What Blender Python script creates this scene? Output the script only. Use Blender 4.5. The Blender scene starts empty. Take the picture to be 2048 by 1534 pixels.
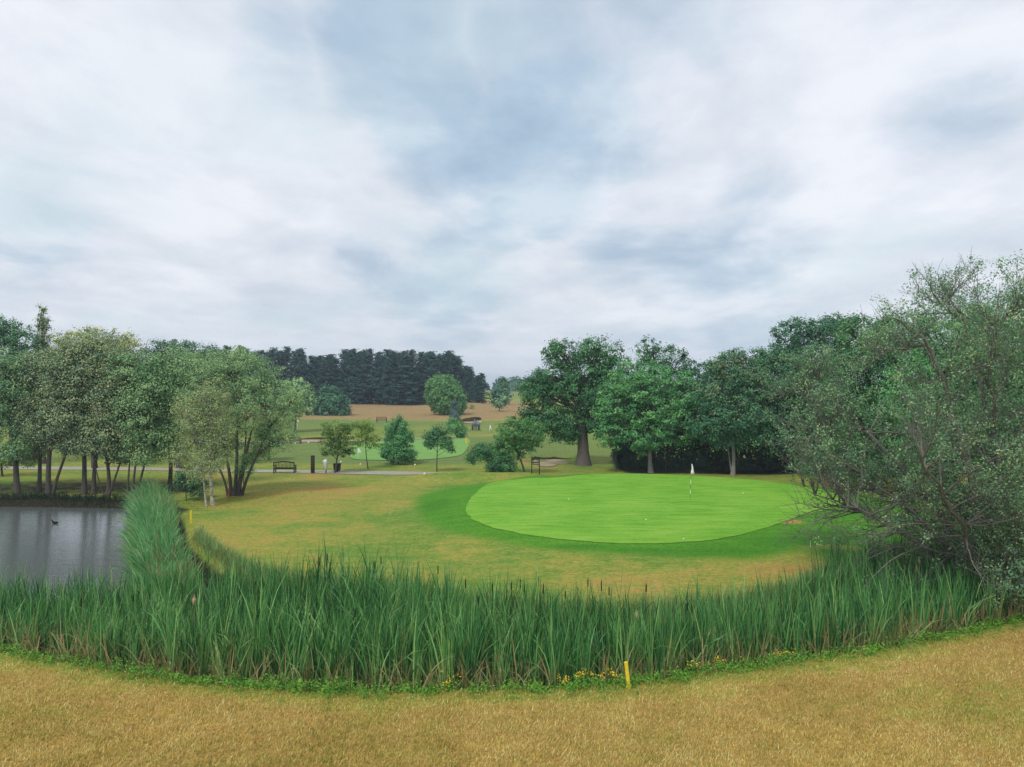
import bpy, bmesh, math
import numpy as np
from mathutils import Vector
R = math.radians
C = bpy.context.scene.collection
SC = bpy.context.scene

# ------------------------------------------------------------------ camera
EYE = 7.0            # looking out of an upper floor over the course
FPX, HOR = 1479.0, 780.0
cd = bpy.data.cameras.new('camera'); cam = bpy.data.objects.new('camera', cd); C.objects.link(cam)
cam.location = (0, 0, EYE); cam.rotation_euler = (R(90), 0, 0)
cd.sensor_width = 36; cd.lens = 36*FPX/2048; cd.shift_y = 13/2048
cd.clip_end = 8000; cd.clip_start = 0.1
SC.camera = cam

# ------------------------------------------------------------------ view, sky, sun
SC.view_settings.view_transform = 'Standard'; SC.view_settings.look = 'None'
SC.view_settings.gamma = 1; SC.view_settings.use_curve_mapping = False
SC.view_settings.exposure = 0.50
SC.cycles.denoising_prefilter = 'NONE'
SC.cycles.max_bounces = 5; SC.cycles.diffuse_bounces = 2; SC.cycles.transmission_bounces = 3
SC.cycles.glossy_bounces = 2; SC.cycles.transparent_max_bounces = 4; SC.cycles.volume_bounces = 0
SUN_EL, SUN_AZ = R(52), R(-150)      # azimuth clockwise from +Y : behind the viewer, to the left
W = bpy.data.worlds.new('World'); SC.world = W; W.use_nodes = True

class NT:
    def __init__(s, tree): s.t = tree; s.n = tree.nodes; s.l = tree.links; s.n.clear()
    def node(s, typ, **kw):
        n = s.n.new(typ)
        for k, v in kw.items(): setattr(n, k, v)
        return n
    def put(s, sock, v):
        if v is None: return
        if hasattr(v, 'is_output') or isinstance(v, bpy.types.NodeSocket): s.l.new(v, sock)
        else: sock.default_value = v
    def math(s, op, a, b=None, c=None, clamp=False):
        n = s.node('ShaderNodeMath', operation=op, use_clamp=clamp)
        s.put(n.inputs[0], a); s.put(n.inputs[1], b); s.put(n.inputs[2], c); return n.outputs[0]
    def vmath(s, op, a, b=None, out=0):
        n = s.node('ShaderNodeVectorMath', operation=op)
        s.put(n.inputs[0], a); s.put(n.inputs[1], b); return n.outputs[out]
    def mix(s, f, a, b, blend='MIX'):
        n = s.node('ShaderNodeMix', data_type='RGBA', blend_type=blend)
        s.put(n.inputs[0], f); s.put(n.inputs[6], a); s.put(n.inputs[7], b); return n.outputs[2]
    def ramp(s, f, stops, interp='LINEAR'):
        n = s.node('ShaderNodeValToRGB'); cr = n.color_ramp; cr.interpolation = interp
        while len(cr.elements) < len(stops): cr.elements.new(0.5)
        for e, (p, c) in zip(cr.elements, stops):
            e.position = p; e.color = (c[0], c[1], c[2], 1)
        s.put(n.inputs[0], f); return n.outputs[0]
    def noise(s, vec, scale, detail=4, rough=0.55, dist=0.0, out=0):
        n = s.node('ShaderNodeTexNoise'); s.put(n.inputs['Vector'], vec)
        n.inputs['Scale'].default_value = scale; n.inputs['Detail'].default_value = detail
        n.inputs['Roughness'].default_value = rough; n.inputs['Distortion'].default_value = dist
        return n.outputs[out]
    def rng(s, v, a, b, c=0.0, d=1.0, smooth=True):
        n = s.node('ShaderNodeMapRange', interpolation_type='SMOOTHSTEP' if smooth else 'LINEAR')
        s.put(n.inputs[0], v)
        for i, x in enumerate((a, b, c, d)): n.inputs[i+1].default_value = x
        return n.outputs[0]
    def mapping(s, vec, scale=(1, 1, 1), rot=(0, 0, 0)):
        n = s.node('ShaderNodeMapping'); s.put(n.inputs[0], vec)
        n.inputs['Scale'].default_value = scale; n.inputs['Rotation'].default_value = rot
        return n.outputs[0]

def lin(r, g, b):
    f = lambda c: (c/255/12.92 if c/255 <= 0.04045 else ((c/255+0.055)/1.055)**2.4)
    return (f(r), f(g), f(b), 1)
def k10(c, m=10): return (c[0]*m, c[1]*m, c[2]*m, 1)

def build_world():
    n = NT(W.node_tree)
    out = n.node('ShaderNodeOutputWorld'); bg = n.node('ShaderNodeBackground')
    n.l.new(bg.outputs[0], out.inputs[0])
    sky = n.node('ShaderNodeTexSky', sky_type='NISHITA', sun_disc=False)
    sky.sun_elevation = SUN_EL; sky.sun_rotation = SUN_AZ % (2*math.pi); sky.air_density = 1.2; sky.dust_density = 2.0
    d = n.node('ShaderNodeTexCoord').outputs['Generated']
    sep = n.node('ShaderNodeSeparateXYZ'); n.l.new(d, sep.inputs[0])
    zc = n.math('ADD', n.math('MAXIMUM', sep.outputs[2], 0.0), 0.16)
    comb = n.node('ShaderNodeCombineXYZ')
    n.l.new(n.math('DIVIDE', sep.outputs[0], zc), comb.inputs[0])
    n.l.new(n.math('DIVIDE', sep.outputs[1], zc), comb.inputs[1])
    p = comb.outputs[0]                       # cloud layer seen from below
    pr = n.mapping(p, (1.0, 0.75, 1), (0, 0, R(24)))
    big = n.noise(pr, 0.70, 5, 0.5, 0.25)
    mid = n.noise(n.mapping(p, (1.0, 0.8, 1), (0, 0, R(-20))), 1.8, 6, 0.54, 0.3)
    fine = n.noise(pr, 4.0, 7, 0.6, 0.25)
    # gaps of bluish cloud, each round its own direction
    wv = n.noise(p, 1.0, 5, 0.55, 0.5, out=1)
    warp = n.vmath('SCALE', n.vmath('SUBTRACT', wv, (0.5, 0.5, 0.5)), None); warp.node.inputs[3].default_value = 0.26
    wd = n.vmath('ADD', d, warp)
    def blobs(lst):
        acc = None
        for (px, py, rad, amp) in lst:
            v = Vector(((px-1024)/FPX, 1, (HOR-py)/FPX)).normalized()
            b = n.rng(n.vmath('DISTANCE', wd, tuple(v), out=1), rad*1.35, rad*0.35, 0, amp)
            acc = b if acc is None else n.math('MAXIMUM', acc, b)
        return acc
    blue = blobs([(790, 60, .13, .9), (870, 190, .10, 1), (950, 290, .11, .8), (1110, 250, .14, 1.0), (1060, 340, .13, 1.0), (1085, 420, .07, .95), (880, 545, .11, .75), (760, 520, .07, .6),
                  (1240, 490, .08, .55), (560, 90, .09, .6), (1850, 175, .10, .55), (1080, 100, .12, .8), (30, 460, .12, .5), (1450, 610, .16, .6), (90, 110, .10, .35), (1740, 50, .09, .4), (1350, 40, .13, .5)])
    lit = blobs([(1580, 130, .13, 1), (1500, 230, .10, .8), (1850, 330, .16, .9), (1750, 480, .12, .9), (350, 230, .16, .8), (250, 60, .12, .5), (950, 150, .07, .6), (1980, 120, .12, .7), (640, 400, .10, .5)])
    tone = n.math('ADD', n.math('MULTIPLY', big, 0.38), n.math('ADD', n.math('MULTIPLY', mid, 0.42), n.math('MULTIPLY', fine, 0.20)))
    t2 = n.math('ADD', tone, n.math('MULTIPLY', lit, 0.03))
    cl = n.ramp(t2, [(0.39, lin(199, 209, 221)), (0.445, lin(209, 217, 228)), (0.49, lin(218, 224, 233)), (0.53, lin(226, 230, 239)), (0.585, lin(236, 239, 246))])
    bl = n.ramp(tone, [(0.42, lin(163, 185, 207)), (0.49, lin(178, 199, 218)), (0.56, lin(203, 219, 231))])
    bm_ = n.rng(n.math('ADD', blue, n.math('MULTIPLY', n.math('SUBTRACT', 0.5, mid), 1.2)), 0.16, 1.05)
    cc = n.mix(bm_, cl, bl)
    low = n.rng(sep.outputs[2], 0.15, 0.0, 0, 0.6)
    cc = n.mix(low, cc, lin(200, 214, 228))
    teal = n.rng(n.noise(n.mapping(p, (1, 1, 1), (0, 0, R(50))), 0.9, 4, 0.5, 0.2), 0.50, 0.68, 0, 0.5)
    cc = n.mix(teal, cc, lin(206, 224, 230))
    right = n.rng(sep.outputs[0], -0.1, 0.55, 0.98, 1.0)
    sc = n.vmath('SCALE', cc, None); n.put(sc.node.inputs[3], n.math('MULTIPLY', right, 5.95))
    col = n.mix(0.96, sky.outputs[0], sc)
    n.l.new(col, bg.inputs[0]); bg.inputs[1].default_value = 0.13
build_world()

sl = bpy.data.lights.new('sun', 'SUN'); sl.energy = 1.5; sl.angle = R(11); sl.color = (1.0, 0.96, 0.9)
so = bpy.data.objects.new('sun', sl); C.objects.link(so)
sd = Vector((math.sin(SUN_AZ)*math.cos(SUN_EL), math.cos(SUN_AZ)*math.cos(SUN_EL), math.sin(SUN_EL)))
so.rotation_euler = sd.to_track_quat('Z', 'Y').to_euler(); so.location = (0, -10, 60)

# ------------------------------------------------------------------ helpers
def tag(o, label=None, cat=None, group=None, kind=None):
    if label: o['label'] = label
    if cat: o['category'] = cat
    if group: o['group'] = group
    if kind: o['kind'] = kind
    return o
def smooth(a, b, x):
    t = np.clip((x-a)/(b-a), 0, 1); return t*t*(3-2*t)
_vn = {}
def vn(x, y, scale, seed):
    key = (seed,)
    if key not in _vn:
        r = np.random.default_rng(seed); a = r.uniform(0, 2*np.pi, 10); f = r.uniform(0.5, 1.6, 10); ph = r.uniform(0, 6.28, 10)
        _vn[key] = (np.cos(a)*f, np.sin(a)*f, ph)
    cx, cy, ph = _vn[key]; s = 0
    for i in range(10): s = s + np.sin((x*cx[i]+y*cy[i])/scale*2.2+ph[i] + 0.8*np.sin((x*cy[i]-y*cx[i])/scale*1.3+ph[i]))
    return s/10*1.6
def mk(name, V, F, mat, parent=None, tint=None, attrs=None, shade=False, loc=None):
    """V (n,3); F array (m,3|4) or list of such arrays"""
    V = np.asarray(V, dtype=np.float32)
    Fs = F if isinstance(F, list) else [F]
    Fs = [np.asarray(f, dtype=np.int32) for f in Fs if len(f)]
    me = bpy.data.meshes.new(name)
    nl = sum(f.size for f in Fs); nf = sum(len(f) for f in Fs)
    me.vertices.add(len(V)); me.vertices.foreach_set('co', V.ravel())
    me.loops.add(nl); me.loops.foreach_set('vertex_index', np.concatenate([f.ravel() for f in Fs]))
    me.polygons.add(nf)
    tot = np.concatenate([np.full(len(f), f.shape[1], np.int32) for f in Fs])
    st = np.concatenate([[0], np.cumsum(tot)[:-1]]).astype(np.int32)
    me.polygons.foreach_set('loop_start', st)
    try: me.polygons.foreach_set('loop_total', tot)
    except Exception: pass
    if shade: me.polygons.foreach_set('use_smooth', np.ones(nf, bool))
    if tint is not None:
        a = me.attributes.new('tint', 'FLOAT', 'POINT'); a.data.foreach_set('value', np.asarray(tint, np.float32))
    for k, v in (attrs or {}).items():
        a = me.attributes.new(k, 'FLOAT', 'POINT'); a.data.foreach_set('value', np.asarray(v, np.float32))
    me.update(calc_edges=True); me.validate()
    if mat: me.materials.append(mat)
    o = bpy.data.objects.new(name, me); C.objects.link(o)
    if parent: o.parent = parent
    if loc is not None: o.location = loc
    return o
def empty(name, loc, rz=0, **kw):
    o = bpy.data.objects.new(name, None); C.objects.link(o); o.location = loc; o.rotation_euler = (0, 0, rz)
    o.empty_display_size = 0.3
    return tag(o, **kw)
def copy_tree(o, parent=None):
    c = o.copy(); C.objects.link(c); c.parent = parent
    for ch in list(o.children): copy_tree(ch, c)
    return c
def join(parts):
    Vs, Fs, n = [], {}, 0
    for V, F in parts:
        V = np.asarray(V, float); Fl = F if isinstance(F, list) else [F]
        for f in Fl:
            f = np.asarray(f, int)
            if len(f): Fs.setdefault(f.shape[1], []).append(f+n)
        Vs.append(V); n += len(V)
    return np.concatenate(Vs), [np.concatenate(v) for v in Fs.values()]
def box(cx, cy, cz, sx, sy, sz, rz=0.0, rx=0.0, bev=0.0):
    """box with chamfered vertical/horizontal edges when bev > 0"""
    if bev <= 0:
        v = np.array([(a, b, c) for c in (-.5, .5) for b in (-.5, .5) for a in (-.5, .5)])*(sx, sy, sz)
        f = np.array([(0, 2, 3, 1), (4, 5, 7, 6), (0, 1, 5, 4), (2, 6, 7, 3), (0, 4, 6, 2), (1, 3, 7, 5)])
    else:
        bm = bmesh.new(); bmesh.ops.create_cube(bm, size=1)
        for q in bm.verts: q.co = Vector((q.co.x*sx, q.co.y*sy, q.co.z*sz))
        bmesh.ops.bevel(bm, geom=bm.edges[:], offset=bev, segments=1, affect='EDGES')
        bmesh.ops.triangulate(bm, faces=bm.faces[:])
        v = np.array([q.co[:] for q in bm.verts]); f = np.array([[q.index for q in g.verts] for g in bm.faces]); bm.free()
    if rx: c, s = math.cos(rx), math.sin(rx); v = v @ np.array([[1, 0, 0], [0, c, s], [0, -s, c]])
    if rz: c, s = math.cos(rz), math.sin(rz); v = v @ np.array([[c, s, 0], [-s, c, 0], [0, 0, 1]])
    return v+np.array((cx, cy, cz)), f
def tubes(P, Rr, sides=5, cap=False):
    """P (n,k,3) polylines, Rr (n,k) radii -> V,F quads"""
    P = np.asarray(P, float); Rr = np.asarray(Rr, float); n, k, _ = P.shape
    T = np.gradient(P, axis=1); T /= np.linalg.norm(T, axis=2, keepdims=True)+1e-9
    m = T.mean(axis=1); ref = np.where(np.abs(m[:, 2:3]) > 0.8, np.array([[1., 0.13, 0]]), np.array([[0.05, 0.02, 1.]]))
    A = np.cross(T, ref[:, None, :]); A /= np.linalg.norm(A, axis=2, keepdims=True)+1e-9
    B = np.cross(T, A)
    th = np.arange(sides)*2*np.pi/sides
    V = P[:, :, None, :] + Rr[:, :, None, None]*(A[:, :, None, :]*np.cos(th)[None, None, :, None]+B[:, :, None, :]*np.sin(th)[None, None, :, None])
    V = V.reshape(-1, 3)
    i = np.arange(n)[:, None, None]; j = np.arange(k-1)[None, :, None]; s = np.arange(sides)[None, None, :]
    b = (i*k+j)*sides; s2 = (s+1) % sides
    F = np.stack([b+s, b+s2, b+sides+s2, b+sides+s], axis=-1).reshape(-1, 4)
    if cap:
        s = np.arange(sides)
        capf = [np.concatenate([[(ii*k+k-1)*sides+q for q in s]]) for ii in range(n)]
        tri = []
        for c_ in capf:
            for q in range(1, sides-1): tri.append((c_[0], c_[q], c_[q+1]))
        return V, [F, np.array(tri)]
    return V, F
def lathe(prof, sides=12, z0=0):
    V, F = [], []
    for r, z in prof:
        for s in range(sides):
            a = 2*math.pi*s/sides; V.append((r*math.cos(a), r*math.sin(a), z+z0))
    for i in range(len(prof)-1):
        for s in range(sides):
            F.append((i*sides+s, i*sides+(s+1) % sides, (i+1)*sides+(s+1) % sides, (i+1)*sides+s))
    return np.array(V), np.array(F)

# ------------------------------------------------------------------ terrain
def wpx(px, py, z=0.0):
    Y = (EYE-z)*FPX/(py-HOR); return ((px-1024)/FPX*Y, Y)
NEAR_PX = [(0, 1308), (200, 1343), (400, 1372), (600, 1388), (760, 1390), (900, 1388), (1100, 1385), (1255, 1374), (1400, 1353), (1600, 1327), (1800, 1298), (1950, 1268), (2048, 1243)]
NEAR = [wpx(*p) for p in NEAR_PX]
NEAR_LINE = [(-60, 31), (-36, 25), (-24, 21.9)] + NEAR + [(19, 24.2), (24, 27.5), (32, 32), (44, 36)]
POND = NEAR_LINE + [(44, 44), (32, 39), (24, 35), (19, 32), (15.5, 30), (13, 28.2), (10, 25.6), (7, 23.7), (3.5, 22.8), (0, 23.3), (-3, 24.8), (-6.5, 26),
        (-9.5, 27.6), (-11.5, 30), (-14.3, 34), (-17.2, 40), (-20, 45), (-24.5, 49.2), (-32, 50), (-45, 50.3), (-62, 52), (-85, 50), (-95, 38)]
def sdf(x, y, poly):
    x = np.asarray(x, float); y = np.asarray(y, float)
    d = np.full(x.shape, 1e9); ins = np.zeros(x.shape, bool); n = len(poly)
    for i in range(n):
        ax, ay = poly[i]; bx, by = poly[(i+1) % n]
        ex, ey = bx-ax, by-ay; wx, wy = x-ax, y-ay
        t = np.clip((wx*ex+wy*ey)/(ex*ex+ey*ey+1e-12), 0, 1)
        d = np.minimum(d, (wx-ex*t)**2+(wy-ey*t)**2)
        if ay != by:
            ins ^= ((ay > y) != (by > y)) & (x < ex*(y-ay)/(by-ay)+ax)
    d = np.sqrt(d); return np.where(ins, d, -d)
WATER_Z = -0.8
BUNKER = (4.4, 73.5, 3.6, 3.4)           # sand hollow left of the oak: x, y, rx, ry
def height(x, y, want=False):
    x = np.asarray(x, float); y = np.asarray(y, float)
    z = np.interp(y, [-500, 70, 95, 130, 170, 205, 300, 450, 900, 4000], [0, 0, .40, .9, 1.9, 3.0, 5.0, 6.6, 6.9, 6.9])
    far = smooth(60, 120, y)
    z = z+0.05*vn(x, y, 6, 11)*smooth(22, 30, y)+far*0.25*vn(x, y, 22, 12)
    r = np.sqrt(((x-8.8)/15.5)**2+((y-43.0)/17.0)**2)
    top = 0.40+0.38*np.clip((y-30)/25, 0, 1.1)
    z = z+top*(1-smooth(0.66, 1.08, r))
    # second green behind the path, hummock behind the bunker, banking under the conifers
    z = z+0.55*np.exp(-(((x+11)/11)**2+((y-84)/9)**2)**2)
    z = z+0.9*np.exp(-((x-7)/13)**2-((y-92)/8)**2)
    z = z+1.2*np.exp(-((x+12)/10)**2-((y-192)/12)**2)
    z = z+0.5*np.exp(-((x+45)/22)**2-((y-130)/9)**2)
    bx, by, brx, bry = BUNKER
    rb = np.sqrt(((x-bx)/brx)**2+((y-by)/bry)**2)
    z = z-0.45*(1-smooth(0.72, 1.0, rb))+0.35*np.exp(-((rb-1.12)/0.14)**2)*smooth(0, 2, y-by)
    z = z+0.46*np.exp(-((y-58.6)/1.6)**2)*smooth(-10, -5.5, x)*(1-smooth(1, 4, x))
    d = sdf(x, y, POND)
    z = z-1.5*smooth(0.0, 2.0, d)
    z = z-0.35*smooth(-7, 0, d)*smooth(40, 47, y)*(1-smooth(-20, -14, x))
    return z
def hz(x, y): return float(height(np.array([x]), np.array([y]))[0])
def at(px, py):
    """first point of the ground on the ray through a picture point"""
    Y = np.concatenate([np.arange(12, 110, 0.05), np.arange(110, 600, 0.5)])
    X = (px-1024)/FPX*Y; Zr = EYE-(py-HOR)/FPX*Y
    below = height(X, Y) >= Zr
    i = int(np.argmax(below)) if below.any() else len(Y)-1
    return (float(X[i]), float(Y[i]), float(height(X[i:i+1], Y[i:i+1])[0]))
def pw(px, Y): return (px-1024)/FPX*Y
def pz(py, Y): return EYE-(py-HOR)/FPX*Y

def catmull(pts, n=8):
    pts = np.array(pts, float); m = len(pts); out = []
    for i in range(m):
        p0, p1, p2, p3 = pts[i-1], pts[i], pts[(i+1) % m], pts[(i+2) % m]
        for t in np.linspace(0, 1, n, endpoint=False):
            out.append(0.5*((2*p1)+(-p0+p2)*t+(2*p0-5*p1+4*p2-p3)*t*t+(-p0+3*p1-3*p2+p3)*t**3))
    return np.array(out)
GREEN = [at(*p)[:2] for p in [(932, 1018), (942, 1036), (968, 1050), (1012, 1062), (1085, 1075), (1180, 1084), (1265, 1088), (1350, 1086), (1440, 1078), (1520, 1060), (1600, 1034), (1665, 1014)]]
GREEN += [(20.3, 45), (19.2, 49.5), (16, 53), (11.5, 54.8), (6.5, 54.6), (2.5, 52.5)] + [at(1000, 962)[:2], at(950, 988)[:2]]
GREEN = catmull(GREEN, 24); GREEN += (np.column_stack([vn(GREEN[:, 0], GREEN[:, 1], .5, 91), vn(GREEN[:, 0], GREEN[:, 1], .35, 92)])*.07)
COLLAR = [at(*p)[:2] for p in [(838, 1000), (850, 1035), (905, 1058), (990, 1078), (1100, 1096), (1250, 1106), (1400, 1112), (1500, 1114), (1590, 1100), (1640, 1108), (1780, 1140)]]
COLLAR += [(20, 33), (24, 40), (24, 48), (20, 55), (13, 59), (5, 58.5), (-2, 55), (-5.5, 50)]
COLLAR = catmull(COLLAR, 4)

# ------------------------------------------------------------------ materials
def newmat(name):
    m = bpy.data.materials.new(name); m.use_nodes = True; return m, NT(m.node_tree)
def finish(n, col, rough=0.9, spec=0.25, bump=None, strength=0.3, dist=0.05, metal=0.0):
    out = n.node('ShaderNodeOutputMaterial'); b = n.node('ShaderNodeBsdfPrincipled')
    n.put(b.inputs['Base Color'], col); n.put(b.inputs['Roughness'], rough)
    b.inputs['Specular IOR Level'].default_value = spec; b.inputs['Metallic'].default_value = metal
    if bump is not None:
        bp = n.node('ShaderNodeBump'); bp.inputs['Strength'].default_value = strength; bp.inputs['Distance'].default_value = dist
        n.put(bp.inputs['Height'], bump); n.l.new(bp.outputs[0], b.inputs['Normal'])
    n.l.new(b.outputs[0], out.inputs[0]); return b
def pos(n): return n.node('ShaderNodeNewGeometry').outputs['Position']
def attr(n, name):
    a = n.node('ShaderNodeAttribute'); a.attribute_name = name; return a.outputs['Fac']

def mat_plain(name, col, rough=0.6, var=0.25, scale=18, spec=0.3, stretch=(1, 1, 1)):
    m, n = newmat(name); tc = n.node('ShaderNodeTexCoord').outputs['Object']
    nz = n.noise(n.mapping(tc, stretch), scale, 6, 0.6)
    c2 = tuple(c*(1-var) for c in col[:3])+(1,); c1 = tuple(min(1, c*(1+var)) for c in col[:3])+(1,)
    finish(n, n.ramp(nz, [(0.3, c2), (0.7, c1)]), rough, spec, nz, 0.25, 0.01); return m
def mat_leaf(name, stops, trans=0.18, rough=0.55, spec=0.25):
    m, n = newmat(name); t = attr(n, 'tint')
    k = len(stops); col = n.ramp(t, [(i/(k-1), s) for i, s in enumerate(stops)])
    out = n.node('ShaderNodeOutputMaterial'); b = n.node('ShaderNodeBsdfPrincipled'); tr = n.node('ShaderNodeBsdfTranslucent')
    mx = n.node('ShaderNodeMixShader'); mx.inputs[0].default_value = trans
    n.l.new(col, b.inputs['Base Color']); b.inputs['Roughness'].default_value = rough; b.inputs['Specular IOR Level'].default_value = spec
    n.l.new(n.mix(1.0, col, (0.95, 1.0, 0.6, 1), 'MULTIPLY'), tr.inputs[0])
    n.l.new(b.outputs[0], mx.inputs[1]); n.l.new(tr.outputs[0], mx.inputs[2]); n.l.new(mx.outputs[0], out.inputs[0]); return m

def mat_ground():
    m, n = newmat('grass_ground'); P = pos(n)
    dry, lush, tan, soil_shade, wet = [attr(n, k) for k in ('dry', 'lush', 'tan', 'soil_shade', 'farg')]; deep = attr(n, 'deep')
    big = n.noise(P, 0.22, 5, 0.6, 0.4); mid = n.noise(n.mapping(P, (1, 1.4, 1)), 1.1, 5, 0.62, 0.3)
    fine = n.noise(P, 9.0, 4, 0.7); vf = n.noise(P, 34.0, 3, 0.7); st = n.noise(n.mapping(P, (1.6, 3.4, 1), (0, 0, R(14))), 2.6, 5, 0.7, 0.5)
    mow = n.noise(n.mapping(P, (0.35, 2.2, 1), (0, 0, R(9))), 0.9, 4, 0.6, 0.2)
    # fairway : olive through straw to burnt brown
    f = n.math('ADD', dry, n.math('MULTIPLY', n.math('SUBTRACT', big, 0.5), 1.25))
    f = n.math('ADD', f, n.math('MULTIPLY', n.math('SUBTRACT', mid, 0.5), 1.0))
    f = n.math('ADD', f, n.math('MULTIPLY', n.math('SUBTRACT', mow, 0.5), 0.5))
    f = n.math('ADD', f, n.math('MULTIPLY', n.math('SUBTRACT', st, 0.5), 0.9))
    col = n.ramp(f, [(0.0, (0.118, 0.233, 0.035)), (0.22, (0.206, 0.269, 0.046)), (0.42, (0.283, 0.283, 0.055)), (0.60, (0.359, 0.283, 0.068)), (0.80, (0.372, 0.233, 0.073)), (1.0, (0.414, 0.269, 0.073))])
    lf = n.math('ADD', lush, n.math('ADD', n.math('MULTIPLY', n.math('SUBTRACT', mid, 0.5), 0.7), n.math('MULTIPLY', n.math('SUBTRACT', st, 0.5), 0.5))); lf = n.rng(lf, 0.20, 0.78)
    lcol = n.ramp(n.math('ADD', n.math('MULTIPLY', mow, 0.6), n.math('MULTIPLY', fine, 0.4)), [(0.3, (0.052, 0.183, 0.014)), (0.5, (0.076, 0.244, 0.017)), (0.7, (0.121, 0.287, 0.024))])
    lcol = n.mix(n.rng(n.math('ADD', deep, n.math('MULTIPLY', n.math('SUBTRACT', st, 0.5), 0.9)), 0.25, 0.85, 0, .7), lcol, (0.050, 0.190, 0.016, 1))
    col = n.mix(lf, col, lcol)
    ff = n.rng(n.math('ADD', wet, n.math('MULTIPLY', n.math('SUBTRACT', mow, 0.5), 0.8)), 0.3, 0.65)
    col = n.mix(ff, col, n.ramp(mow, [(0.3, (0.109, 0.189, 0.048)), (0.7, (0.190, 0.232, 0.066))]))
    tf = n.rng(n.math('ADD', tan, n.math('MULTIPLY', n.math('SUBTRACT', mow, 0.5), 0.7)), 0.3, 0.65)
    col = n.mix(tf, col, n.ramp(mid, [(0.3, (0.236, 0.171, 0.080)), (0.5, (0.319, 0.217, 0.095)), (0.7, (0.360, 0.270, 0.117))]))
    sf = n.rng(n.math('ADD', soil_shade, n.math('MULTIPLY', n.math('SUBTRACT', mid, 0.5), 0.8)), 0.3, 0.7)
    col = n.mix(sf, col, n.ramp(fine, [(0.3, (0.014, 0.012, 0.008)), (0.7, (0.046, 0.044, 0.022))]))  # soil tone darkened, so the shade of the far bank sits in its colour
    g = n.math('MULTIPLY', n.rng(vf, 0.25, 0.75, 0.70, 1.28, False), n.rng(st, 0.3, 0.7, 0.76, 1.24, False))
    g2 = n.rng(fine, 0.28, 0.72, 0.74, 1.22, False)
    sc = n.vmath('SCALE', col, None); n.put(sc.node.inputs[3], n.math('MULTIPLY', g, g2))
    finish(n, sc, 0.95, 0.1, n.math('ADD', vf, n.math('MULTIPLY', fine, 1.5)), 0.55, 0.05); return m
def mat_green(name, c0, c1, c2):
    m, n = newmat(name); P = pos(n)
    mow = n.noise(n.mapping(P, (0.35, 1.9, 1), (0, 0, R(-7))), 1.3, 6, 0.62, 0.4); fine = n.noise(P, 6, 5, 0.72); bl = n.noise(P, 0.35, 4, 0.6, 0.3)
    f = n.math('ADD', n.math('MULTIPLY', mow, 0.45), n.math('ADD', n.math('MULTIPLY', bl, 0.25), n.math('MULTIPLY', fine, 0.30)))
    sp = n.node('ShaderNodeTexVoronoi'); n.put(sp.inputs['Vector'], P); sp.inputs['Scale'].default_value = 0.55; sp.inputs['Randomness'].default_value = 1
    mark = n.rng(sp.outputs['Distance'], 0.10, 0.02, 0, 0.45)
    finish(n, n.mix(mark, n.ramp(f, [(0.41, c0), (0.5, c1), (0.59, c2)]), (0.27, 0.33, 0.07, 1)), 0.9, 0.15, fine, 0.3, 0.02); return m
def mat_water():
    m, n = newmat('pond_water'); P = pos(n)
    w1 = n.noise(n.mapping(P, (0.35, 3.0, 1), (0, 0, R(3))), 1.6, 4, 0.6, 0.2); w2 = n.noise(n.mapping(P, (1, 2.0, 1)), 9.0, 3, 0.6)
    h = w1
    b = finish(n, (0.105, 0.120, 0.120, 1), 0.13, 1.0, h, 0.20, 0.10)
    b.inputs['IOR'].default_value = 1.6; return m
def mat_bark(name, c0, c1, scale=9):
    m, n = newmat(name); tc = n.node('ShaderNodeTexCoord').outputs['Object']
    nz = n.noise(n.mapping(tc, (3, 3, 0.6)), scale, 6, 0.7, 0.4)
    finish(n, n.ramp(nz, [(0.3, c0), (0.7, c1)]), 0.92, 0.15, nz, 0.8, 0.04); return m
def mat_birch():
    m, n = newmat('birch_bark'); tc = n.node('ShaderNodeTexCoord').outputs['Object']
    nz = n.noise(n.mapping(tc, (1, 1, 3.2)), 3.2, 5, 0.7, 0.5)
    finish(n, n.ramp(nz, [(0.40, (0.05, 0.045, 0.04)), (0.47, (0.38, 0.35, 0.28)), (0.7, (0.60, 0.56, 0.47))]), 0.7, 0.3, nz, 0.3, 0.02); return m

M = {}
M['ground'] = mat_ground()
M['green'] = mat_green('putting_green', (0.100, 0.285, 0.018), (0.150, 0.355, 0.028), (0.220, 0.395, 0.050))
M['green2'] = mat_green('far_green', (0.135, 0.300, 0.065), (0.165, 0.325, 0.080), (0.195, 0.340, 0.090))
M['water'] = mat_water()
M['path'] = mat_plain('path_gravel', (0.34, 0.31, 0.25), 0.9, 0.15, 3.5, 0.1)
M['sand'] = mat_plain('bunker_sand', (0.36, 0.28, 0.19), 0.95, 0.12, 5, 0.05)
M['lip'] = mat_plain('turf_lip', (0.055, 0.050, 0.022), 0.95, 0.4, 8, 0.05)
M['bark'] = mat_bark('bark_grey_brown', (0.045, 0.040, 0.032), (0.13, 0.115, 0.09))
M['bark_oak'] = mat_bark('bark_oak', (0.06, 0.055, 0.045), (0.19, 0.17, 0.14))
M['bark_pale'] = mat_bark('bark_pale', (0.13, 0.125, 0.11), (0.32, 0.30, 0.26))
M['bark_twig'] = mat_bark('bark_twig', (0.07, 0.07, 0.06), (0.30, 0.29, 0.25))
M['birch'] = mat_birch()
M['wood_dark'] = mat_plain('dark_stained_wood', (0.030, 0.024, 0.018), 0.7, 0.35, 14, 0.3, (1, 1, 6))
M['wood_brown'] = mat_plain('weathered_brown_wood', (0.11, 0.075, 0.05), 0.8, 0.3, 14, 0.2, (6, 1, 1))
M['yellow'] = mat_plain('yellow_paint', (0.72, 0.54, 0.03), 0.6, 0.28, 9)
M['red'] = mat_plain('red_paint', (0.50, 0.07, 0.04), 0.5, 0.12, 20)
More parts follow.
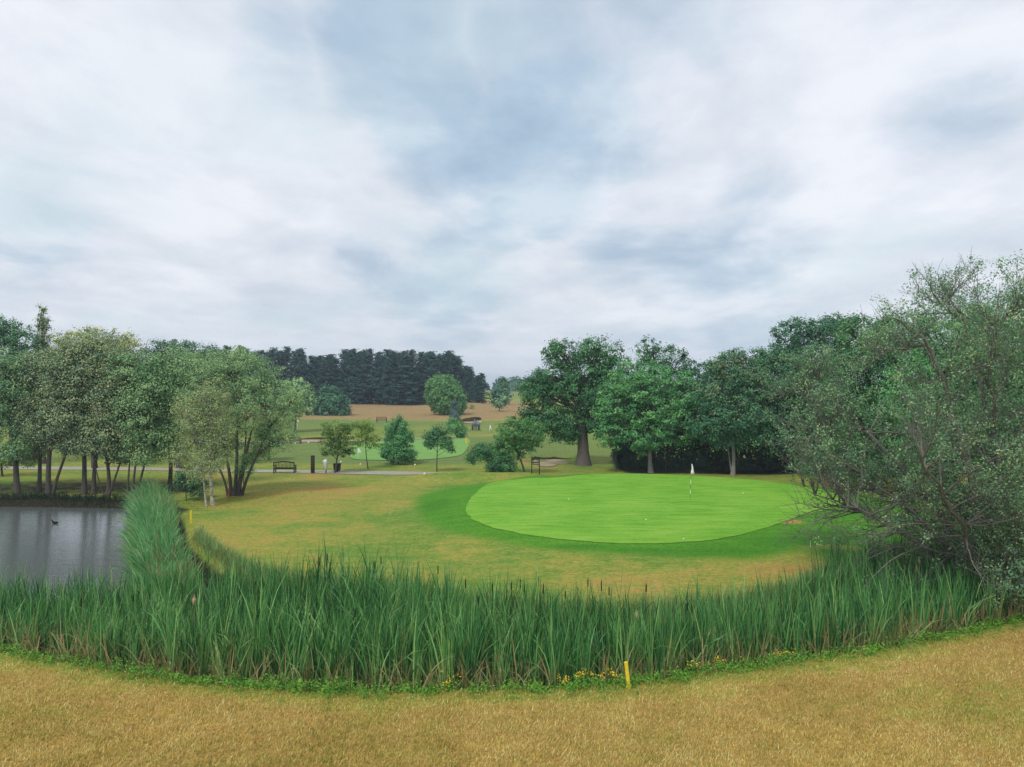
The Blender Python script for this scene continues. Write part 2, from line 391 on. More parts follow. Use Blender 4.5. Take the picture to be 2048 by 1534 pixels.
M['white'] = mat_plain('white_paint', (0.80, 0.80, 0.78), 0.45, 0.04, 10)
M['black'] = mat_plain('black_plastic', (0.018, 0.018, 0.018), 0.5, 0.3, 20)
M['bag'] = mat_plain('clear_white_polythene', (0.62, 0.66, 0.68), 0.25, 0.2, 9, 0.6)
M['plate'] = mat_plain('brass_plate', (0.55, 0.50, 0.36), 0.4, 0.1, 20)
def gs(*a): return [tuple(x) for x in a]
M['lf_grove'] = mat_leaf('leaves_grove', gs((0.096, 0.168, 0.111), (0.178, 0.278, 0.150), (0.268, 0.380, 0.192), (0.472, 0.496, 0.223)))
M['lf_grove2'] = mat_leaf('leaves_grove_green', gs((0.077, 0.196, 0.105), (0.143, 0.310, 0.135), (0.235, 0.406, 0.173), (0.388, 0.524, 0.223)))
M['lf_yellow'] = mat_leaf('leaves_turning', gs((0.138, 0.216, 0.069), (0.256, 0.346, 0.090), (0.496, 0.518, 0.108), (0.770, 0.713, 0.130)))
M['lf_willow'] = mat_leaf('leaves_willow', gs((0.116, 0.240, 0.135), (0.215, 0.380, 0.184), (0.328, 0.504, 0.220), (0.486, 0.653, 0.291)))
M['lf_birch'] = mat_leaf('leaves_birch', gs((0.155, 0.223, 0.108), (0.255, 0.365, 0.150), (0.363, 0.476, 0.197), (0.455, 0.420, 0.197)))
M['lf_conifer'] = mat_leaf('needles_dark', gs((0.009, 0.036, 0.030), (0.014, 0.056, 0.044), (0.025, 0.084, 0.058), (0.041, 0.123, 0.077)), 0.05, 0.7)
M['lf_hedge'] = mat_leaf('needles_hedge', gs((0.012, 0.034, 0.018), (0.022, 0.055, 0.025), (0.036, 0.081, 0.035), (0.054, 0.111, 0.044)), 0.05, 0.7)
M['lf_oak'] = mat_leaf('leaves_oak', gs((0.032, 0.126, 0.053), (0.050, 0.178, 0.067), (0.081, 0.242, 0.086), (0.143, 0.347, 0.113)), 0.12)
M['lf_maple'] = mat_leaf('leaves_maple', gs((0.053, 0.195, 0.081), (0.088, 0.282, 0.104), (0.143, 0.380, 0.126), (0.250, 0.521, 0.158)), 0.12)
M['lf_brown'] = mat_leaf('leaves_browning', gs((0.041, 0.160, 0.083), (0.067, 0.205, 0.100), (0.116, 0.251, 0.109), (0.230, 0.262, 0.124)), 0.12)
M['lf_dark'] = mat_leaf('leaves_dark', gs((0.032, 0.113, 0.063), (0.050, 0.160, 0.081), (0.075, 0.213, 0.094), (0.119, 0.271, 0.113)), 0.12)
M['lf_lime'] = mat_leaf('leaves_round_tree', gs((0.075, 0.220, 0.074), (0.112, 0.290, 0.090), (0.150, 0.351, 0.106), (0.203, 0.421, 0.120)), 0.3)
M['lf_sapling'] = mat_leaf('leaves_sapling', gs((0.057, 0.136, 0.032), (0.105, 0.220, 0.044), (0.210, 0.351, 0.067), (0.375, 0.509, 0.106)), 0.3)
M['lf_blue'] = mat_leaf('needles_blue_spruce', gs((0.054, 0.111, 0.100), (0.096, 0.169, 0.150), (0.156, 0.247, 0.213)), 0.05)
M['lf_shrub'] = mat_leaf('leaves_big_shrub', gs((0.077, 0.181, 0.110), (0.144, 0.295, 0.162), (0.245, 0.423, 0.222), (0.429, 0.607, 0.278)), 0.3)
M['lf_purple'] = mat_leaf('leaves_purple', gs((.020, .015, .022), (.035, .028, .036), (.05, .04, .05)), 0.1)
M['reed'] = mat_leaf('cattail_leaves', gs((0.018, 0.087, 0.027), (0.051, 0.203, 0.056), (0.106, 0.310, 0.078), (0.271, 0.490, 0.150), (0.220, 0.240, 0.085), (0.300, 0.220, 0.095), (0.420, 0.310, 0.150)), 0.14, 0.45, 0.4)
M['phrag'] = mat_leaf('reed_leaves', gs((0.060, 0.214, 0.077), (0.103, 0.320, 0.111), (0.172, 0.427, 0.154), (0.309, 0.535, 0.195), (0.360, 0.290, 0.140)), 0.3, 0.45, 0.4)
M['weed'] = mat_leaf('weed_leaves', gs((0.062, 0.194, 0.022), (0.116, 0.310, 0.033), (0.202, 0.435, 0.050), (0.310, 0.497, 0.069)), 0.3)
M['petal'] = mat_plain('yellow_petals', (0.75, 0.50, 0.02), 0.6, 0.15, 10)
M['blade'] = mat_leaf('dry_grass_blades', gs((0.177, 0.202, 0.036), (0.327, 0.293, 0.063), (0.545, 0.390, 0.114), (0.709, 0.520, 0.177), (0.784, 0.780, 0.354)), 0.3, 0.7, 0.1)
M['cattail'] = mat_plain('cattail_brown', (0.028, 0.016, 0.009), 0.9, 0.3, 30, 0.05)
M['fluff'] = mat_plain('cattail_fluff', (0.50, 0.36, 0.20), 0.95, 0.3, 30, 0.05)
M['stem'] = mat_plain('green_stem', (0.06, 0.12, 0.04), 0.7, 0.2, 20)
M['deadleaf'] = mat_leaf('fallen_leaves', gs((.35, .25, .04), (.55, .42, .06), (.30, .15, .05)), 0.2)

# ------------------------------------------------------------------ ground sheet
def build_ground():
    rows = np.concatenate([[-120, -100, -50, -25, -10, 0, 4, 8, 10.5], 1/np.linspace(1/12, 1/100, 330), 1/np.linspace(1/101, 1/500, 90), [600, 800, 1100, 1600]])
    u = np.concatenate([-np.array([9, 6, 4, 3, 2.4, 2, 1.7, 1.5, 1.35, 1.2, 1.1]), np.linspace(-1.02, 1.02, 330), np.array([1.1, 1.2, 1.35, 1.5, 1.7, 2, 2.4, 3, 4, 6, 9])])
    Yg, U = np.meshgrid(rows, u, indexing='ij'); X = np.clip(U*np.maximum(Yg, 14.0), -1650, 1650)
    Z = height(X, Yg)
    d = sdf(X, Yg, POND); dc = sdf(X, Yg, COLLAR)
    # foreground lawn is burnt gold, the fairway olive with burnt patches
    fgm = 1-smooth(21, 26, Yg)
    def blob(cx, cy, rx, ry): return np.exp(-((X-cx)/rx)**2-((Yg-cy)/ry)**2)
    dry = 0.27+0.0*X
    for px, py, rx, ry, a in [(640, 985, 6, 5, .30), (560, 1030, 4, 4, .20), (700, 1060, 4, 2.4, .08), (1620, 1140, 3, 1.0, .30), (1500, 1150, 4, 1.6, .24), (1320, 1165, 4, 1.6, .12), (470, 1080, 3.5, 3, .20),
                              (1620, 1098, 1.6, .9, .3), (560, 955, 8, 3, .15), (900, 975, 3, 3, -.25), (820, 1040, 5, 4, -.22), (1000, 1110, 5, 2, -.12), (760, 1000, 3, 4, -.05)]:
        cx, cy, _ = at(px, py); dry = dry+a*blob(cx, cy, rx, ry)
    dry = dry*(1-fgm)+0.80*fgm
    gpatch = vn(X, Yg, 2.6, 31)
    dry = dry-fgm*0.16*np.clip(gpatch, 0, 1)
    edge = fgm*smooth(-1.3, 0.2, d)            # greener strip where lawn meets reeds
    lush = smooth(-1.7, 1.3, dc)
    lush = np.maximum(lush, edge*0.42); dry = dry-edge*0.5
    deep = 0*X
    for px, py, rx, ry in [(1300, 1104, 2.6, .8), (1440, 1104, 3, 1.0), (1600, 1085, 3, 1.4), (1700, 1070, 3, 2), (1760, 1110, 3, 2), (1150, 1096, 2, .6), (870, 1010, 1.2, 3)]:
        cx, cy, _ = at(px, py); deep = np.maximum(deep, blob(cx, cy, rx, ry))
    # the dark green slope right of the green and its burnt scar
    cx, cy, _ = at(1690, 1095); scar = blob(cx, cy, 2.0, .55); lush = np.maximum(lush, blob(cx+1.6, cy-1.2, 3.2, 2.2)); lush = lush*(1-0.75*scar)
    cx, cy, _ = at(1580, 1043); lush = lush*(1-blob(cx, cy, .75, .75)); dry = dry+0.5*blob(cx, cy, .8, .8)
    tan = smooth(138, 160, Yg)*(1-smooth(-2, 8, X-(Yg-170)*0.05))*(1-smooth(215, 235, Yg))
    tan = tan+0.62*smooth(112, 118, Yg)*(1-smooth(124, 130, Yg))*(vn(X, Yg, 18, 5)*.5+.35)
    tan = tan+0.55*np.exp(-((Yg-101-.05*X)/4)**2)*(vn(X, Yg, 14, 51)*.6+.6)+0.5*np.exp(-((Yg-146)/5)**2)*(vn(X, Yg, 20, 52)*.6+.6)+0.35*smooth(66, 70, Yg)*(1-smooth(74, 80, Yg))*(vn(X, Yg, 9, 53)*.5+.6)*(X < 2)
    tan = tan+0.38*np.exp(-((X-6)/9)**2-((Yg-72)/6)**2)
    farg = smooth(66, 72, Yg)*(1-smooth(150, 165, Yg))*0.5*(1-tan)+0.5*smooth(235, 260, Yg)
    farg = farg+0.5*np.exp(-((X+11)/16)**2-((Yg-80)/12)**2)+0.45*np.exp(-((X+45)/25)**2-((Yg-132)/9)**2)
    soil_shade = smooth(-0.9, 0.3, d)*smooth(41, 46, Yg)*(1-smooth(-19, -15, X))  # earth strip along the far bank, with the bank's shade painted in
    soil_shade = np.maximum(soil_shade, smooth(0.1, 0.9, d))
    soil_shade = np.maximum(soil_shade, 0.62*np.exp(-((Yg-54)/5)**2)*(1-smooth(-24, -19, X)))
    soil_shade = np.maximum(soil_shade, smooth(60, 63, Yg)*(1-smooth(72, 76, Yg))*smooth(8, 11, X)*0.9)
    nR, nU = X.shape
    V = np.stack([X, Yg, Z], -1).reshape(-1, 3)
    i = np.arange(nR-1)[:, None]*nU+np.arange(nU-1)[None, :]
    F = np.stack([i, i+1, i+nU+1, i+nU], -1).reshape(-1, 4)
    o = mk('ground', V, F, M['ground'], attrs=dict(dry=dry.ravel(), lush=lush.ravel(), tan=tan.ravel(), soil_shade=soil_shade.ravel(), deep=deep.ravel(), farg=farg.ravel()), shade=True)
    tag(o, 'rolling golf course grass, burnt gold near, olive beyond the reeds', kind='structure')
build_ground()

def sheet(name, outline, mat, dz=0.02, rings=14, kind='structure', label=None):
    o = np.array(outline, float); c = o.mean(0); n = len(o)
    t = np.linspace(0, 1, rings+1)[1:]
    P = np.concatenate([[c], (c+(o-c)[None]*t[:, None, None]).reshape(-1, 2)])
    Z = height(P[:, 0], P[:, 1])+dz
    V = np.column_stack([P, Z]); tri = np.array([(0, 1+i, 1+(i+1) % n) for i in range(n)])
    q = []
    for k in range(rings-1):
        a = 1+k*n+np.arange(n); b = 1+k*n+(np.arange(n)+1) % n
        q.append(np.column_stack([a, a+n, b+n, b]))
    ob = mk(name, V, [tri]+([np.concatenate(q)] if q else []), mat, shade=True)
    bm = bmesh.new(); bm.from_mesh(ob.data); bmesh.ops.recalc_face_normals(bm, faces=bm.faces[:])
    if sum(f.normal.z for f in bm.faces) < 0: bmesh.ops.reverse_faces(bm, faces=bm.faces[:])
    bm.to_mesh(ob.data); bm.free()
    return tag(ob, label, kind=kind)
sheet('putting_green', GREEN, M['green'], 0.022, 26, label='bright mown putting green on its low mound')
g2 = [at(*p)[:2] for p in [(700, 914), (760, 921), (830, 921), (900, 915), (930, 904)]]+[(-5.5, 90), (-11, 91.5), (-18, 90)]
sheet('far_green', catmull(g2, 6), M['green2'], 0.05, 10, label='pale far putting green behind the path')

def ribbon(name, pts, width, mat, dz, label):
    p = np.array(pts, float); t = np.linspace(0, len(p)-1, (len(p)-1)*10+1)
    c = np.column_stack([np.interp(t, np.arange(len(p)), p[:, k]) for k in (0, 1)])
    for _ in range(14): c[1:-1] = (c[:-2]+2*c[1:-1]+c[2:])/4
    tg = np.gradient(c, axis=0); tg /= np.linalg.norm(tg, axis=1, keepdims=True); nr = np.column_stack([-tg[:, 1], tg[:, 0]])
    k = np.linspace(-0.5, 0.5, 5); wv = width*(1+0.12*np.sin(t*2.1)[:, None])
    G = c[:, None, :]+nr[:, None, :]*(k[None, :]*wv)[:, :, None]
    V = np.column_stack([G.reshape(-1, 2), (height(G[..., 0], G[..., 1])+dz).ravel()])
    i = np.arange(len(c)-1)[:, None]*5+np.arange(4)[None]
    F = np.stack([i, i+5, i+6, i+1], -1).reshape(-1, 4)[:, ::-1]
    tag(mk(name, V, F, mat, shade=True), label, kind='structure')
ribbon('path', [(-75, 66), (-45, 66.3), (-25, 64.6), (-15, 62.6), (-8, 61.9), (-3.5, 61.3)], 2.3, M['path'], 0.035, 'pale gravel path running behind the bench and saplings')
ribbon('far_path', [(-60, 95), (-30, 94), (-22, 94.5), (-12, 97), (-6, 100)], 1.6, M['path'], 0.05, 'narrow pale path across the far fairway')

pw_poly = [(x, y) for x, y in POND]
Vw = np.array([(x, y, WATER_Z) for x, y in pw_poly]); me = bpy.data.meshes.new('pond_water')
me.from_pydata([tuple(v) for v in Vw], [], [list(range(len(Vw)))]); me.update()
if me.polygons[0].normal.z < 0: me.flip_normals()
me.materials.append(M['water']); wo = bpy.data.objects.new('pond_water', me); C.objects.link(wo)
tag(wo, 'grey rippled pond water reflecting tree trunks', kind='structure')

# bunkers : sand sheet, with a turf lip standing over the far side
def bunker(px_pts, lip_px, lip_h, label, dz=0.05):
    pts = [at(*p)[:2] for p in px_pts]; r = catmull(pts, 5)
    sheet('sand_bunker', r, M['sand'], dz, 6, label=label)
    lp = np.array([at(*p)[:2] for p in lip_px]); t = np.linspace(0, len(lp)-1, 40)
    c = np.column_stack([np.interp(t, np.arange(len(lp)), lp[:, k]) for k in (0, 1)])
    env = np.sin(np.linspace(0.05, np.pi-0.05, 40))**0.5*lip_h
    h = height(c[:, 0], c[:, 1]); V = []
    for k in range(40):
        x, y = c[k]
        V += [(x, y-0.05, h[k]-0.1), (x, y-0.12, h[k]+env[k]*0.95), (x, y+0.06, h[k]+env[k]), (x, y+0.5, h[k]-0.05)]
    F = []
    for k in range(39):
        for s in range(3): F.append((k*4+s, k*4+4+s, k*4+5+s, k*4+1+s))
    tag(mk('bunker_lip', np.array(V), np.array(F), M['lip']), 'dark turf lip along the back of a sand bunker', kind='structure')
bunker([(1075, 930), (1068, 924), (1085, 920), (1120, 919), (1150, 919), (1140, 925), (1110, 932), (1088, 934)], [(1062, 920), (1080, 918.5), (1110, 917.5), (1150, 917)], 0.24, 'sand bunker left of the oak behind the wooden notice frame')
bunker([(598, 884), (640, 884.5), (690, 884), (690, 880.5), (640, 880), (600, 880.5)], [(598, 879.5), (640, 879), (692, 879.5)], 0.3, 'shallow sand bunker beside the small brown bench', 0.07)
bunker([(925, 847), (945, 848), (962, 847), (963, 842), (945, 844), (928, 845)], [(920, 843), (940, 843), (952, 842), (963, 839)], 0.8, 'small distant sand bunker above the two walkers', 0.1)

# ------------------------------------------------------------------ foliage tools
def leaf_quads(P, N, size, rng, aspect=0.62):
    n = len(P); N = N/(np.linalg.norm(N, axis=1, keepdims=True)+1e-9)
    a = rng.normal(size=(n, 3)); A = np.cross(N, a); A /= np.linalg.norm(A, axis=1, keepdims=True)+1e-9; B = np.cross(N, A)
    s = (size*rng.uniform(0.65, 1.35, n))[:, None]
    V = np.stack([P-A*s, P-B*s*aspect+N*s*0.12, P+A*s, P+B*s*aspect+N*s*0.12], 1).reshape(-1, 3)
    return V, np.arange(4*n).reshape(n, 4)
def crown_points(ells, rng, ncl, rc, per, inner=0.25, flat=0.7, up=0.5):
    """clusters of leaves on and in a set of ellipsoids (cx,cy,cz,rx,ry,rz[,weight])"""
    vol = np.array([(e[3]*e[4]*e[5])**0.67*(e[6] if len(e) > 6 else 1) for e in ells]); pr = vol/vol.sum()
    which = rng.choice(len(ells), ncl, p=pr)
    E = np.array([e[:6] for e in ells])[which]
    d = rng.normal(size=(ncl, 3)); d /= np.linalg.norm(d, axis=1, keepdims=True)
    rad = np.where(rng.random(ncl) < inner, rng.uniform(0.2, 0.75, ncl), rng.uniform(0.72, 1.04, ncl))
    cc = E[:, :3]+d*rad[:, None]*E[:, 3:6]
    rcs = rc*rng.uniform(0.55, 1.35, ncl)
    k = np.maximum(3, (per*rng.uniform(0.6, 1.4, ncl))).astype(int)
    idx = np.repeat(np.arange(ncl), k); n = len(idx)
    off = rng.normal(size=(n, 3))*0.5; off[:, 2] *= flat
    P = cc[idx]+off*rcs[idx][:, None]
    N = off*0.8+d[idx]*0.5+np.array([0, 0, up])+rng.normal(size=(n, 3))*0.45
    return cc, which, idx, P, N
def path_line(a, b, k, rng, sag=0.1, up=0.0):
    a = np.array(a, float); b = np.array(b, float); t = np.linspace(0, 1, k)[:, None]
    L = np.linalg.norm(b-a); p = a+(b-a)*t
    w = rng.normal(size=3)*sag*L; w2 = rng.normal(size=3)*sag*0.5*L
    return p+w*np.sin(np.pi*t)*0.5+w2*np.sin(2*np.pi*t)*0.5+np.array([0, 0, up*L])*np.sin(np.pi*t)
def make_tree(name, label, cat, x, y, ells, leafmat, barkmat, seed, trunk_r=0.15, trunks=None, ncl=260, rc=0.5, per=40, leaf=0.11,
              inner=0.25, limb=True, group=None, flat=0.7, sink=0.06, twig=0.3, tint=(0.5, 0.2), z=None, fork=None, up=0.5, aspect=0.62, tintfn=None, flare=1.35):
    rng = np.random.default_rng(seed); z0 = (hz(x, y) if z is None else z)-sink
    root = empty(name, (x, y, z0), label=label, cat=cat, group=group)
    cc, which, idx, P, N = crown_points(ells, rng, ncl, rc, per, inner, flat, up)
    keep = P[:, 2] > 0.03
    P, N, idx = P[keep], N[keep], idx[keep]
    V, F = leaf_quads(P, N, leaf, rng, aspect)
    ct = rng.normal(size=ncl)*tint[1]+tint[0]
    tv = np.clip(ct[idx]+rng.normal(size=len(idx))*0.2, 0, 1)
    if tintfn is not None: tv = np.clip(tv+tintfn(P), 0, 1)
    mk('crown', V, F, leafmat, root, tint=np.repeat(tv, 4))
    # trunk(s), a limb to every lobe, boughs to some clusters
    tb = []
    trunks = trunks or [((0, 0), (ells[0][0]*0.6, ells[0][1]*0.6, ells[0][2]), trunk_r)]
    tops = []
    for (bx, by), top, r in trunks:
        p = path_line((bx, by, -0.15), top, 12, rng, 0.035); rr = np.linspace(r, r*0.35, 12); rr[0] *= flare*1.12; rr[1] *= (1+flare)/2
        tb.append(tubes(p[None], rr[None], 9)); tops.append((p, r))
    if limb:
        L, LR = [], []
        for e in ells:
            c = np.array(e[:3]); bi = min(range(len(tops)), key=lambda q: np.linalg.norm(tops[q][0][-1][:2]-c[:2]))
            p, r = tops[bi]; j = int(np.clip(np.searchsorted(p[:, 2], c[2]*0.62), 4, 10))
            L.append(path_line(p[j], c, 8, rng, 0.06, 0.04)); LR.append(np.linspace(r*0.5*(1-j/16), r*0.13, 8))
        tb.append(tubes(np.array(L), np.array(LR), 6))
        sel = np.nonzero(rng.random(ncl) < twig)[0]
        B, BR = [], []
        for s in sel:
            q = L[which[s]]; st = q[rng.integers(2, 8)]
            B.append(path_line(st, cc[s], 6, rng, 0.08, 0.03)); r = tops[0][1]; BR.append(np.linspace(r*0.14, r*0.03+0.004, 6))
        if B: tb.append(tubes(np.array(B), np.array(BR), 4))
    V, F = join(tb); mk('trunk', V, F, barkmat, root, shade=True)
    return root
def pe(px, py, rx, ry, Y, x0, z0, dy=0.0, w=1.0, deep=None):
    """an ellipsoid given by where it shows at distance Y, in the tree's own metres"""
    s = Y/FPX; YY = Y+dy
    rX, rZ = rx*s, ry*s
    e = ((px-1024)/FPX*YY-x0, dy, pz(py, YY)-z0, rX, (deep or rX*0.9), rZ)
    return e+(w,) if w != 1.0 else e
def tree_px(name, label, cat, px, Y, blobs, leafmat, bark, seed, base=None, **kw):
    x = pw(px, Y); z0 = hz(x, Y)-kw.get('sink', 0.06)
    ells = [pe(b[0], b[1], b[2], b[3], Y, x, z0, *(b[4:])) for b in blobs]
    if 'trunks_px' in kw:
        kw['trunks'] = [((pw(bx, Y)-x, 0.0), (pw(tx, Y)-x, 0.1, pz(ty, Y)-z0), r) for bx, tx, ty, r in kw.pop('trunks_px')]
    return make_tree(name, label, cat, x, Y, ells, leafmat, M[bark] if isinstance(bark, str) else bark, seed, **kw)

# ------------------------------------------------------------------ far background
def conifer_mesh(seed, h, w, nb):
    """columnar conifer: a few leaders, each with ragged upswept sprays that hang at the tips"""
    rng = np.random.default_rng(seed)
    lead = 4+rng.integers(0, 3); la = rng.uniform(0, 6.28, lead)+np.arange(lead)*6.28/lead; lr = rng.uniform(0.35, 0.75, lead)*w*0.5; lh = rng.uniform(0.80, 0.97, lead); lh[0] = 1; lr[0] = 0.1
    k = rng.choice(lead, nb); t = rng.random(nb)**0.75; z = t*lh[k]*h
    rl = w*0.36*np.power(np.clip(1-t, 0, 1), 0.75)*rng.uniform(0.5, 1.25, nb)+0.12
    a = rng.uniform(0, 6.28, nb)
    c = np.column_stack([np.cos(la[k])*lr[k]*(1-.45*t)+np.cos(a)*rl, np.sin(la[k])*lr[k]*(1-.45*t)+np.sin(a)*rl, z])
    per = 14; idx = np.repeat(np.arange(nb), per); u = rng.uniform(-1, 1, len(idx))
    d = np.column_stack([np.cos(a), np.sin(a), np.where(t > .8, 1.3, .45)])
    P = c[idx]+d[idx]*u[:, None]*0.38+rng.normal(size=(len(idx), 3))*np.array([.15, .15, .10])
    P[:, 2] -= .25*np.maximum(u, 0)**2*(t[idx] < .8)
    N = d[idx]*[1, 1, 0]+np.array([0, 0, .6])+rng.normal(size=P.shape)*.4
    V, F = leaf_quads(P, N, 0.20, rng, 0.5)
    ct = rng.normal(.42, .22, nb); tv = np.clip(ct[idx]+.25*u+rng.normal(size=len(idx))*.1, 0, 1)
    return V, F, np.repeat(tv, 4)
protos = []
for i in range(4):
    h, w = 14.5, 5.2
    root = empty('conifer_tree', (0, 0, 0), label='tall dark conifer standing in the close row along the far ridge', cat='tree', group='dark conifers in the row along the far ridge')
    V, F, tv = conifer_mesh(100+i, h, w, 800); mk('crown', V, F, M['lf_conifer'], root, tint=tv)
    V, F = tubes(np.array([[(0, 0, -0.3), (0, 0, 4), (0, 0, h*0.9)]]), np.array([[0.28, 0.2, 0.04]]), 6); mk('trunk', V, F, M['bark'], root)
    protos.append(root)
cr = np.random.default_rng(5)
ORD = ['leftmost', 'second', 'third', 'fourth', 'fifth', 'sixth', 'seventh', 'eighth', 'ninth', 'tenth', 'eleventh', 'twelfth', 'thirteenth', 'fourteenth', 'fifteenth', 'sixteenth', 'seventeenth', 'eighteenth', 'nineteenth', 'twentieth', 'twenty-first', 'twenty-second', 'twenty-third', 'twenty-fourth', 'twenty-fifth', 'twenty-sixth', 'twenty-seventh', 'twenty-eighth', 'last']
spots = [(432, 700), (455, 694), (482, 693), (520, 701), (548, 697), (575, 696), (600, 698), (640, 712), (664, 710), (690, 701), (706, 699), (722, 703), (740, 699), (758, 706), (776, 700),
         (806, 703), (824, 701), (842, 706), (860, 704), (884, 708), (900, 703), (915, 714), (932, 732), (625, 712), (400, 702), (375, 706), (655, 716), (792, 716), (872, 712)]
for i, (px, ty) in enumerate(spots):
    Y = 207+cr.uniform(-3, 3)+(4 if i % 2 else 0)
    o = protos[i] if i < 4 else copy_tree(protos[i % 4])
    x = pw(px, Y); z = hz(x, Y); hh = pz(ty, Y)-z
    o.location = (x, Y, z-0.1); s = hh/14.5; ws = cr.uniform(1.65, 2.1)*(1.0 if px < 925 else 0.8); o.scale = (ws, ws, s); o.rotation_euler = (0, 0, cr.uniform(0, 6.28))
    rank = sorted(q[0] for q in spots).index(px)
    o['label'] = '%s tall dark conifer counted from the left along the ridge row' % ORD[rank]
    if px == 932: o['label'] = 'shortest dark conifer at the right end of the ridge row'; o['group'] = 'dark conifers in the row along the far ridge'
    if px == 375: o['label'] = 'dark conifer at the far left end of the ridge row, behind the willow'
# two more on the shoulder
o = copy_tree(protos[1]); x = pw(964, 196); o.location = (x, 196, hz(x, 196)-.1); o.scale = (1.15, 1.15, (pz(747, 196)-hz(x, 196))/14.5); o['label'] = 'squat dark conifer standing alone just right of the ridge row'; del o['group']
tree_px('conifer_tree', 'grey green tree with a ragged thin top on the ridge shoulder', 'tree', 1003, 200, [(1003, 790, 17, 20), (1006, 768, 7, 12), (998, 800, 14, 14)], M['lf_dark'], 'bark', 301, trunk_r=.25, ncl=120, rc=.9, per=26, leaf=.34)
tree_px('shrub', 'tiny bright yellow green bush on the tan bank', 'shrub', 945, 178, [(945, 816, 3.5, 7)], M['lf_yellow'], 'bark', 302, trunk_r=.06, ncl=20, rc=.35, per=20, leaf=.2)
tree_px('shrub', 'pale grey shrub at the foot of the ridge shoulder trees', 'shrub', 998, 172, [(1000, 806, 16, 9), (1010, 800, 10, 8)], M['lf_shrub'], 'bark', 303, trunk_r=.12, ncl=40, rc=.6, per=22, leaf=.24, twig=.6)
# far wood : one mass of bushy crowns on the skyline
rng = np.random.default_rng(77); Vs, Fs, Ts, nv = [], [], [], 0
for k in range(210):
    x = rng.uniform(-420, 420); y = 430+rng.uniform(-15, 60); h = rng.uniform(5, 9)*(1.0+0.25*np.sin(x*0.05)); 
    n = 260; d = rng.normal(size=(n, 3)); d /= np.linalg.norm(d, axis=1, keepdims=True); d[:, 2] = np.abs(d[:, 2])
    P = np.array([x, y, hz(x, y)])+d*np.array([h*0.75, h*0.75, h])*rng.uniform(0.7, 1.05, n)[:, None]
    V, F = leaf_quads(P, d+rng.normal(size=(n, 3))*0.4, 0.8, rng); Vs.append(V); Fs.append(F+nv); nv += len(V); Ts.append(np.full(len(V), rng.uniform(0.1, 0.8)))
tag(mk('far_wood', np.concatenate(Vs), np.concatenate(Fs), M['lf_dark'], tint=np.concatenate(Ts)), 'low blue green wood along the horizon', kind='stuff')

# ------------------------------------------------------------------ middle distance trees
tree_px('round_tree', 'round dark green tree left of centre below the conifer ridge', 'tree', 662, 158, [(662, 815, 36, 30), (661, 797, 26, 24), (680, 825, 20, 18), (643, 826, 18, 18)], M['lf_dark'], 'bark', 310, trunk_r=.3, ncl=420, rc=.8, per=30, leaf=.26, inner=.1)
tree_px('round_tree', 'tall oval light green tree in front of the conifer ridge', 'tree', 888, 160, [(893, 795, 39, 34), (885, 775, 30, 25), (905, 812, 26, 20)], M['lf_lime'], 'bark', 311, trunk_r=.32, ncl=480, rc=.8, per=30, leaf=.26, inner=.1, tint=(.5, .12))
def cone_tree(name, label, px, Y, ty, rpx, mat, seed, n, leaf, cat='tree', skirt=0.12, base_y=None, power=0.75):
    x = pw(px, Y); z0 = hz(x, Y); h = pz(ty, Y)-z0; w = rpx*Y/FPX; rng = np.random.default_rng(seed)
    root = empty(name, (x, Y, z0-0.05), label=label, cat=cat)
    ncl = n//28; t = rng.random(ncl)**1.25*(1-skirt)+skirt; a = rng.uniform(0, 6.28, ncl)
    rr = w*np.power(1-t, power)*(1.05)*rng.uniform(0.45, 1.1, ncl)*np.where(t < skirt+0.08, 0.92, 1)
    cc = np.column_stack([np.cos(a)*rr, np.sin(a)*rr, t*h]); idx = np.repeat(np.arange(ncl), 28)
    off = rng.normal(size=(len(idx), 3))*w*0.13; P = cc[idx]+off; P[:, 2] = np.maximum(P[:, 2], 0.05)
    N = off/w*4+np.column_stack([np.cos(a), np.sin(a), np.full(ncl, .7)])[idx]+rng.normal(size=P.shape)*.4
    V, F = leaf_quads(P, N, leaf, rng); ct = rng.normal(.45, .2, ncl); tv = np.clip(ct[idx]+rng.normal(size=len(idx))*.12, 0, 1)
    mk('crown', V, F, mat, root, tint=np.repeat(tv, 4))
    B = [path_line((0, 0, -0.1), (0, 0, h*0.93), 6, rng, .01)]; BR = [np.linspace(w*.09, .01, 6)]
    for s in range(0, ncl, 4): B.append(path_line((0, 0, cc[s, 2]*.85), cc[s], 6, rng, .05)); BR.append(np.linspace(w*.025, .006, 6))
    V, F = tubes(np.array(B), np.array(BR), 5); mk('trunk', V, F, M['bark'], root); return root
cone_tree('spruce_tree', 'small blue grey spruce in front of the oval light green tree', 908, 135, 802, 14, M['lf_blue'], 320, 2600, .13)
tree_px('bushy_tree', 'dense dark green pointed tree with foliage down to the ground', 'tree', 796, 69.5,
        [(796, 905, 34, 20), (800, 880, 28, 22), (791, 858, 20, 20), (796, 840, 8, 12), (776, 898, 16, 16), (818, 912, 15, 12), (812, 868, 14, 12), (778, 876, 10, 9), (803, 850, 11, 9)], M['lf_maple'], 'bark', 321, trunk_r=.1, ncl=420, rc=.32, per=44, leaf=.07, tint=(.4, .22))
tree_px('sapling_tree', 'small tree with round crown and bare trunk left of and behind the dark bench', 'tree', 537, 73, [(540, 876, 24, 22), (550, 885, 14, 14), (528, 868, 16, 14)], M['lf_oak'], 'bark', 322, trunk_r=.07, ncl=90, rc=.38, per=34, leaf=.075)
tree_px('tree', 'tall pale green tree behind the willow, trunk standing on the far fairway', 'tree', 590, 112, [(592, 790, 34, 36), (580, 815, 24, 28), (610, 808, 16, 24)], M['lf_willow'], 'bark', 323, trunk_r=.16, ncl=240, rc=.6, per=34, leaf=.17)
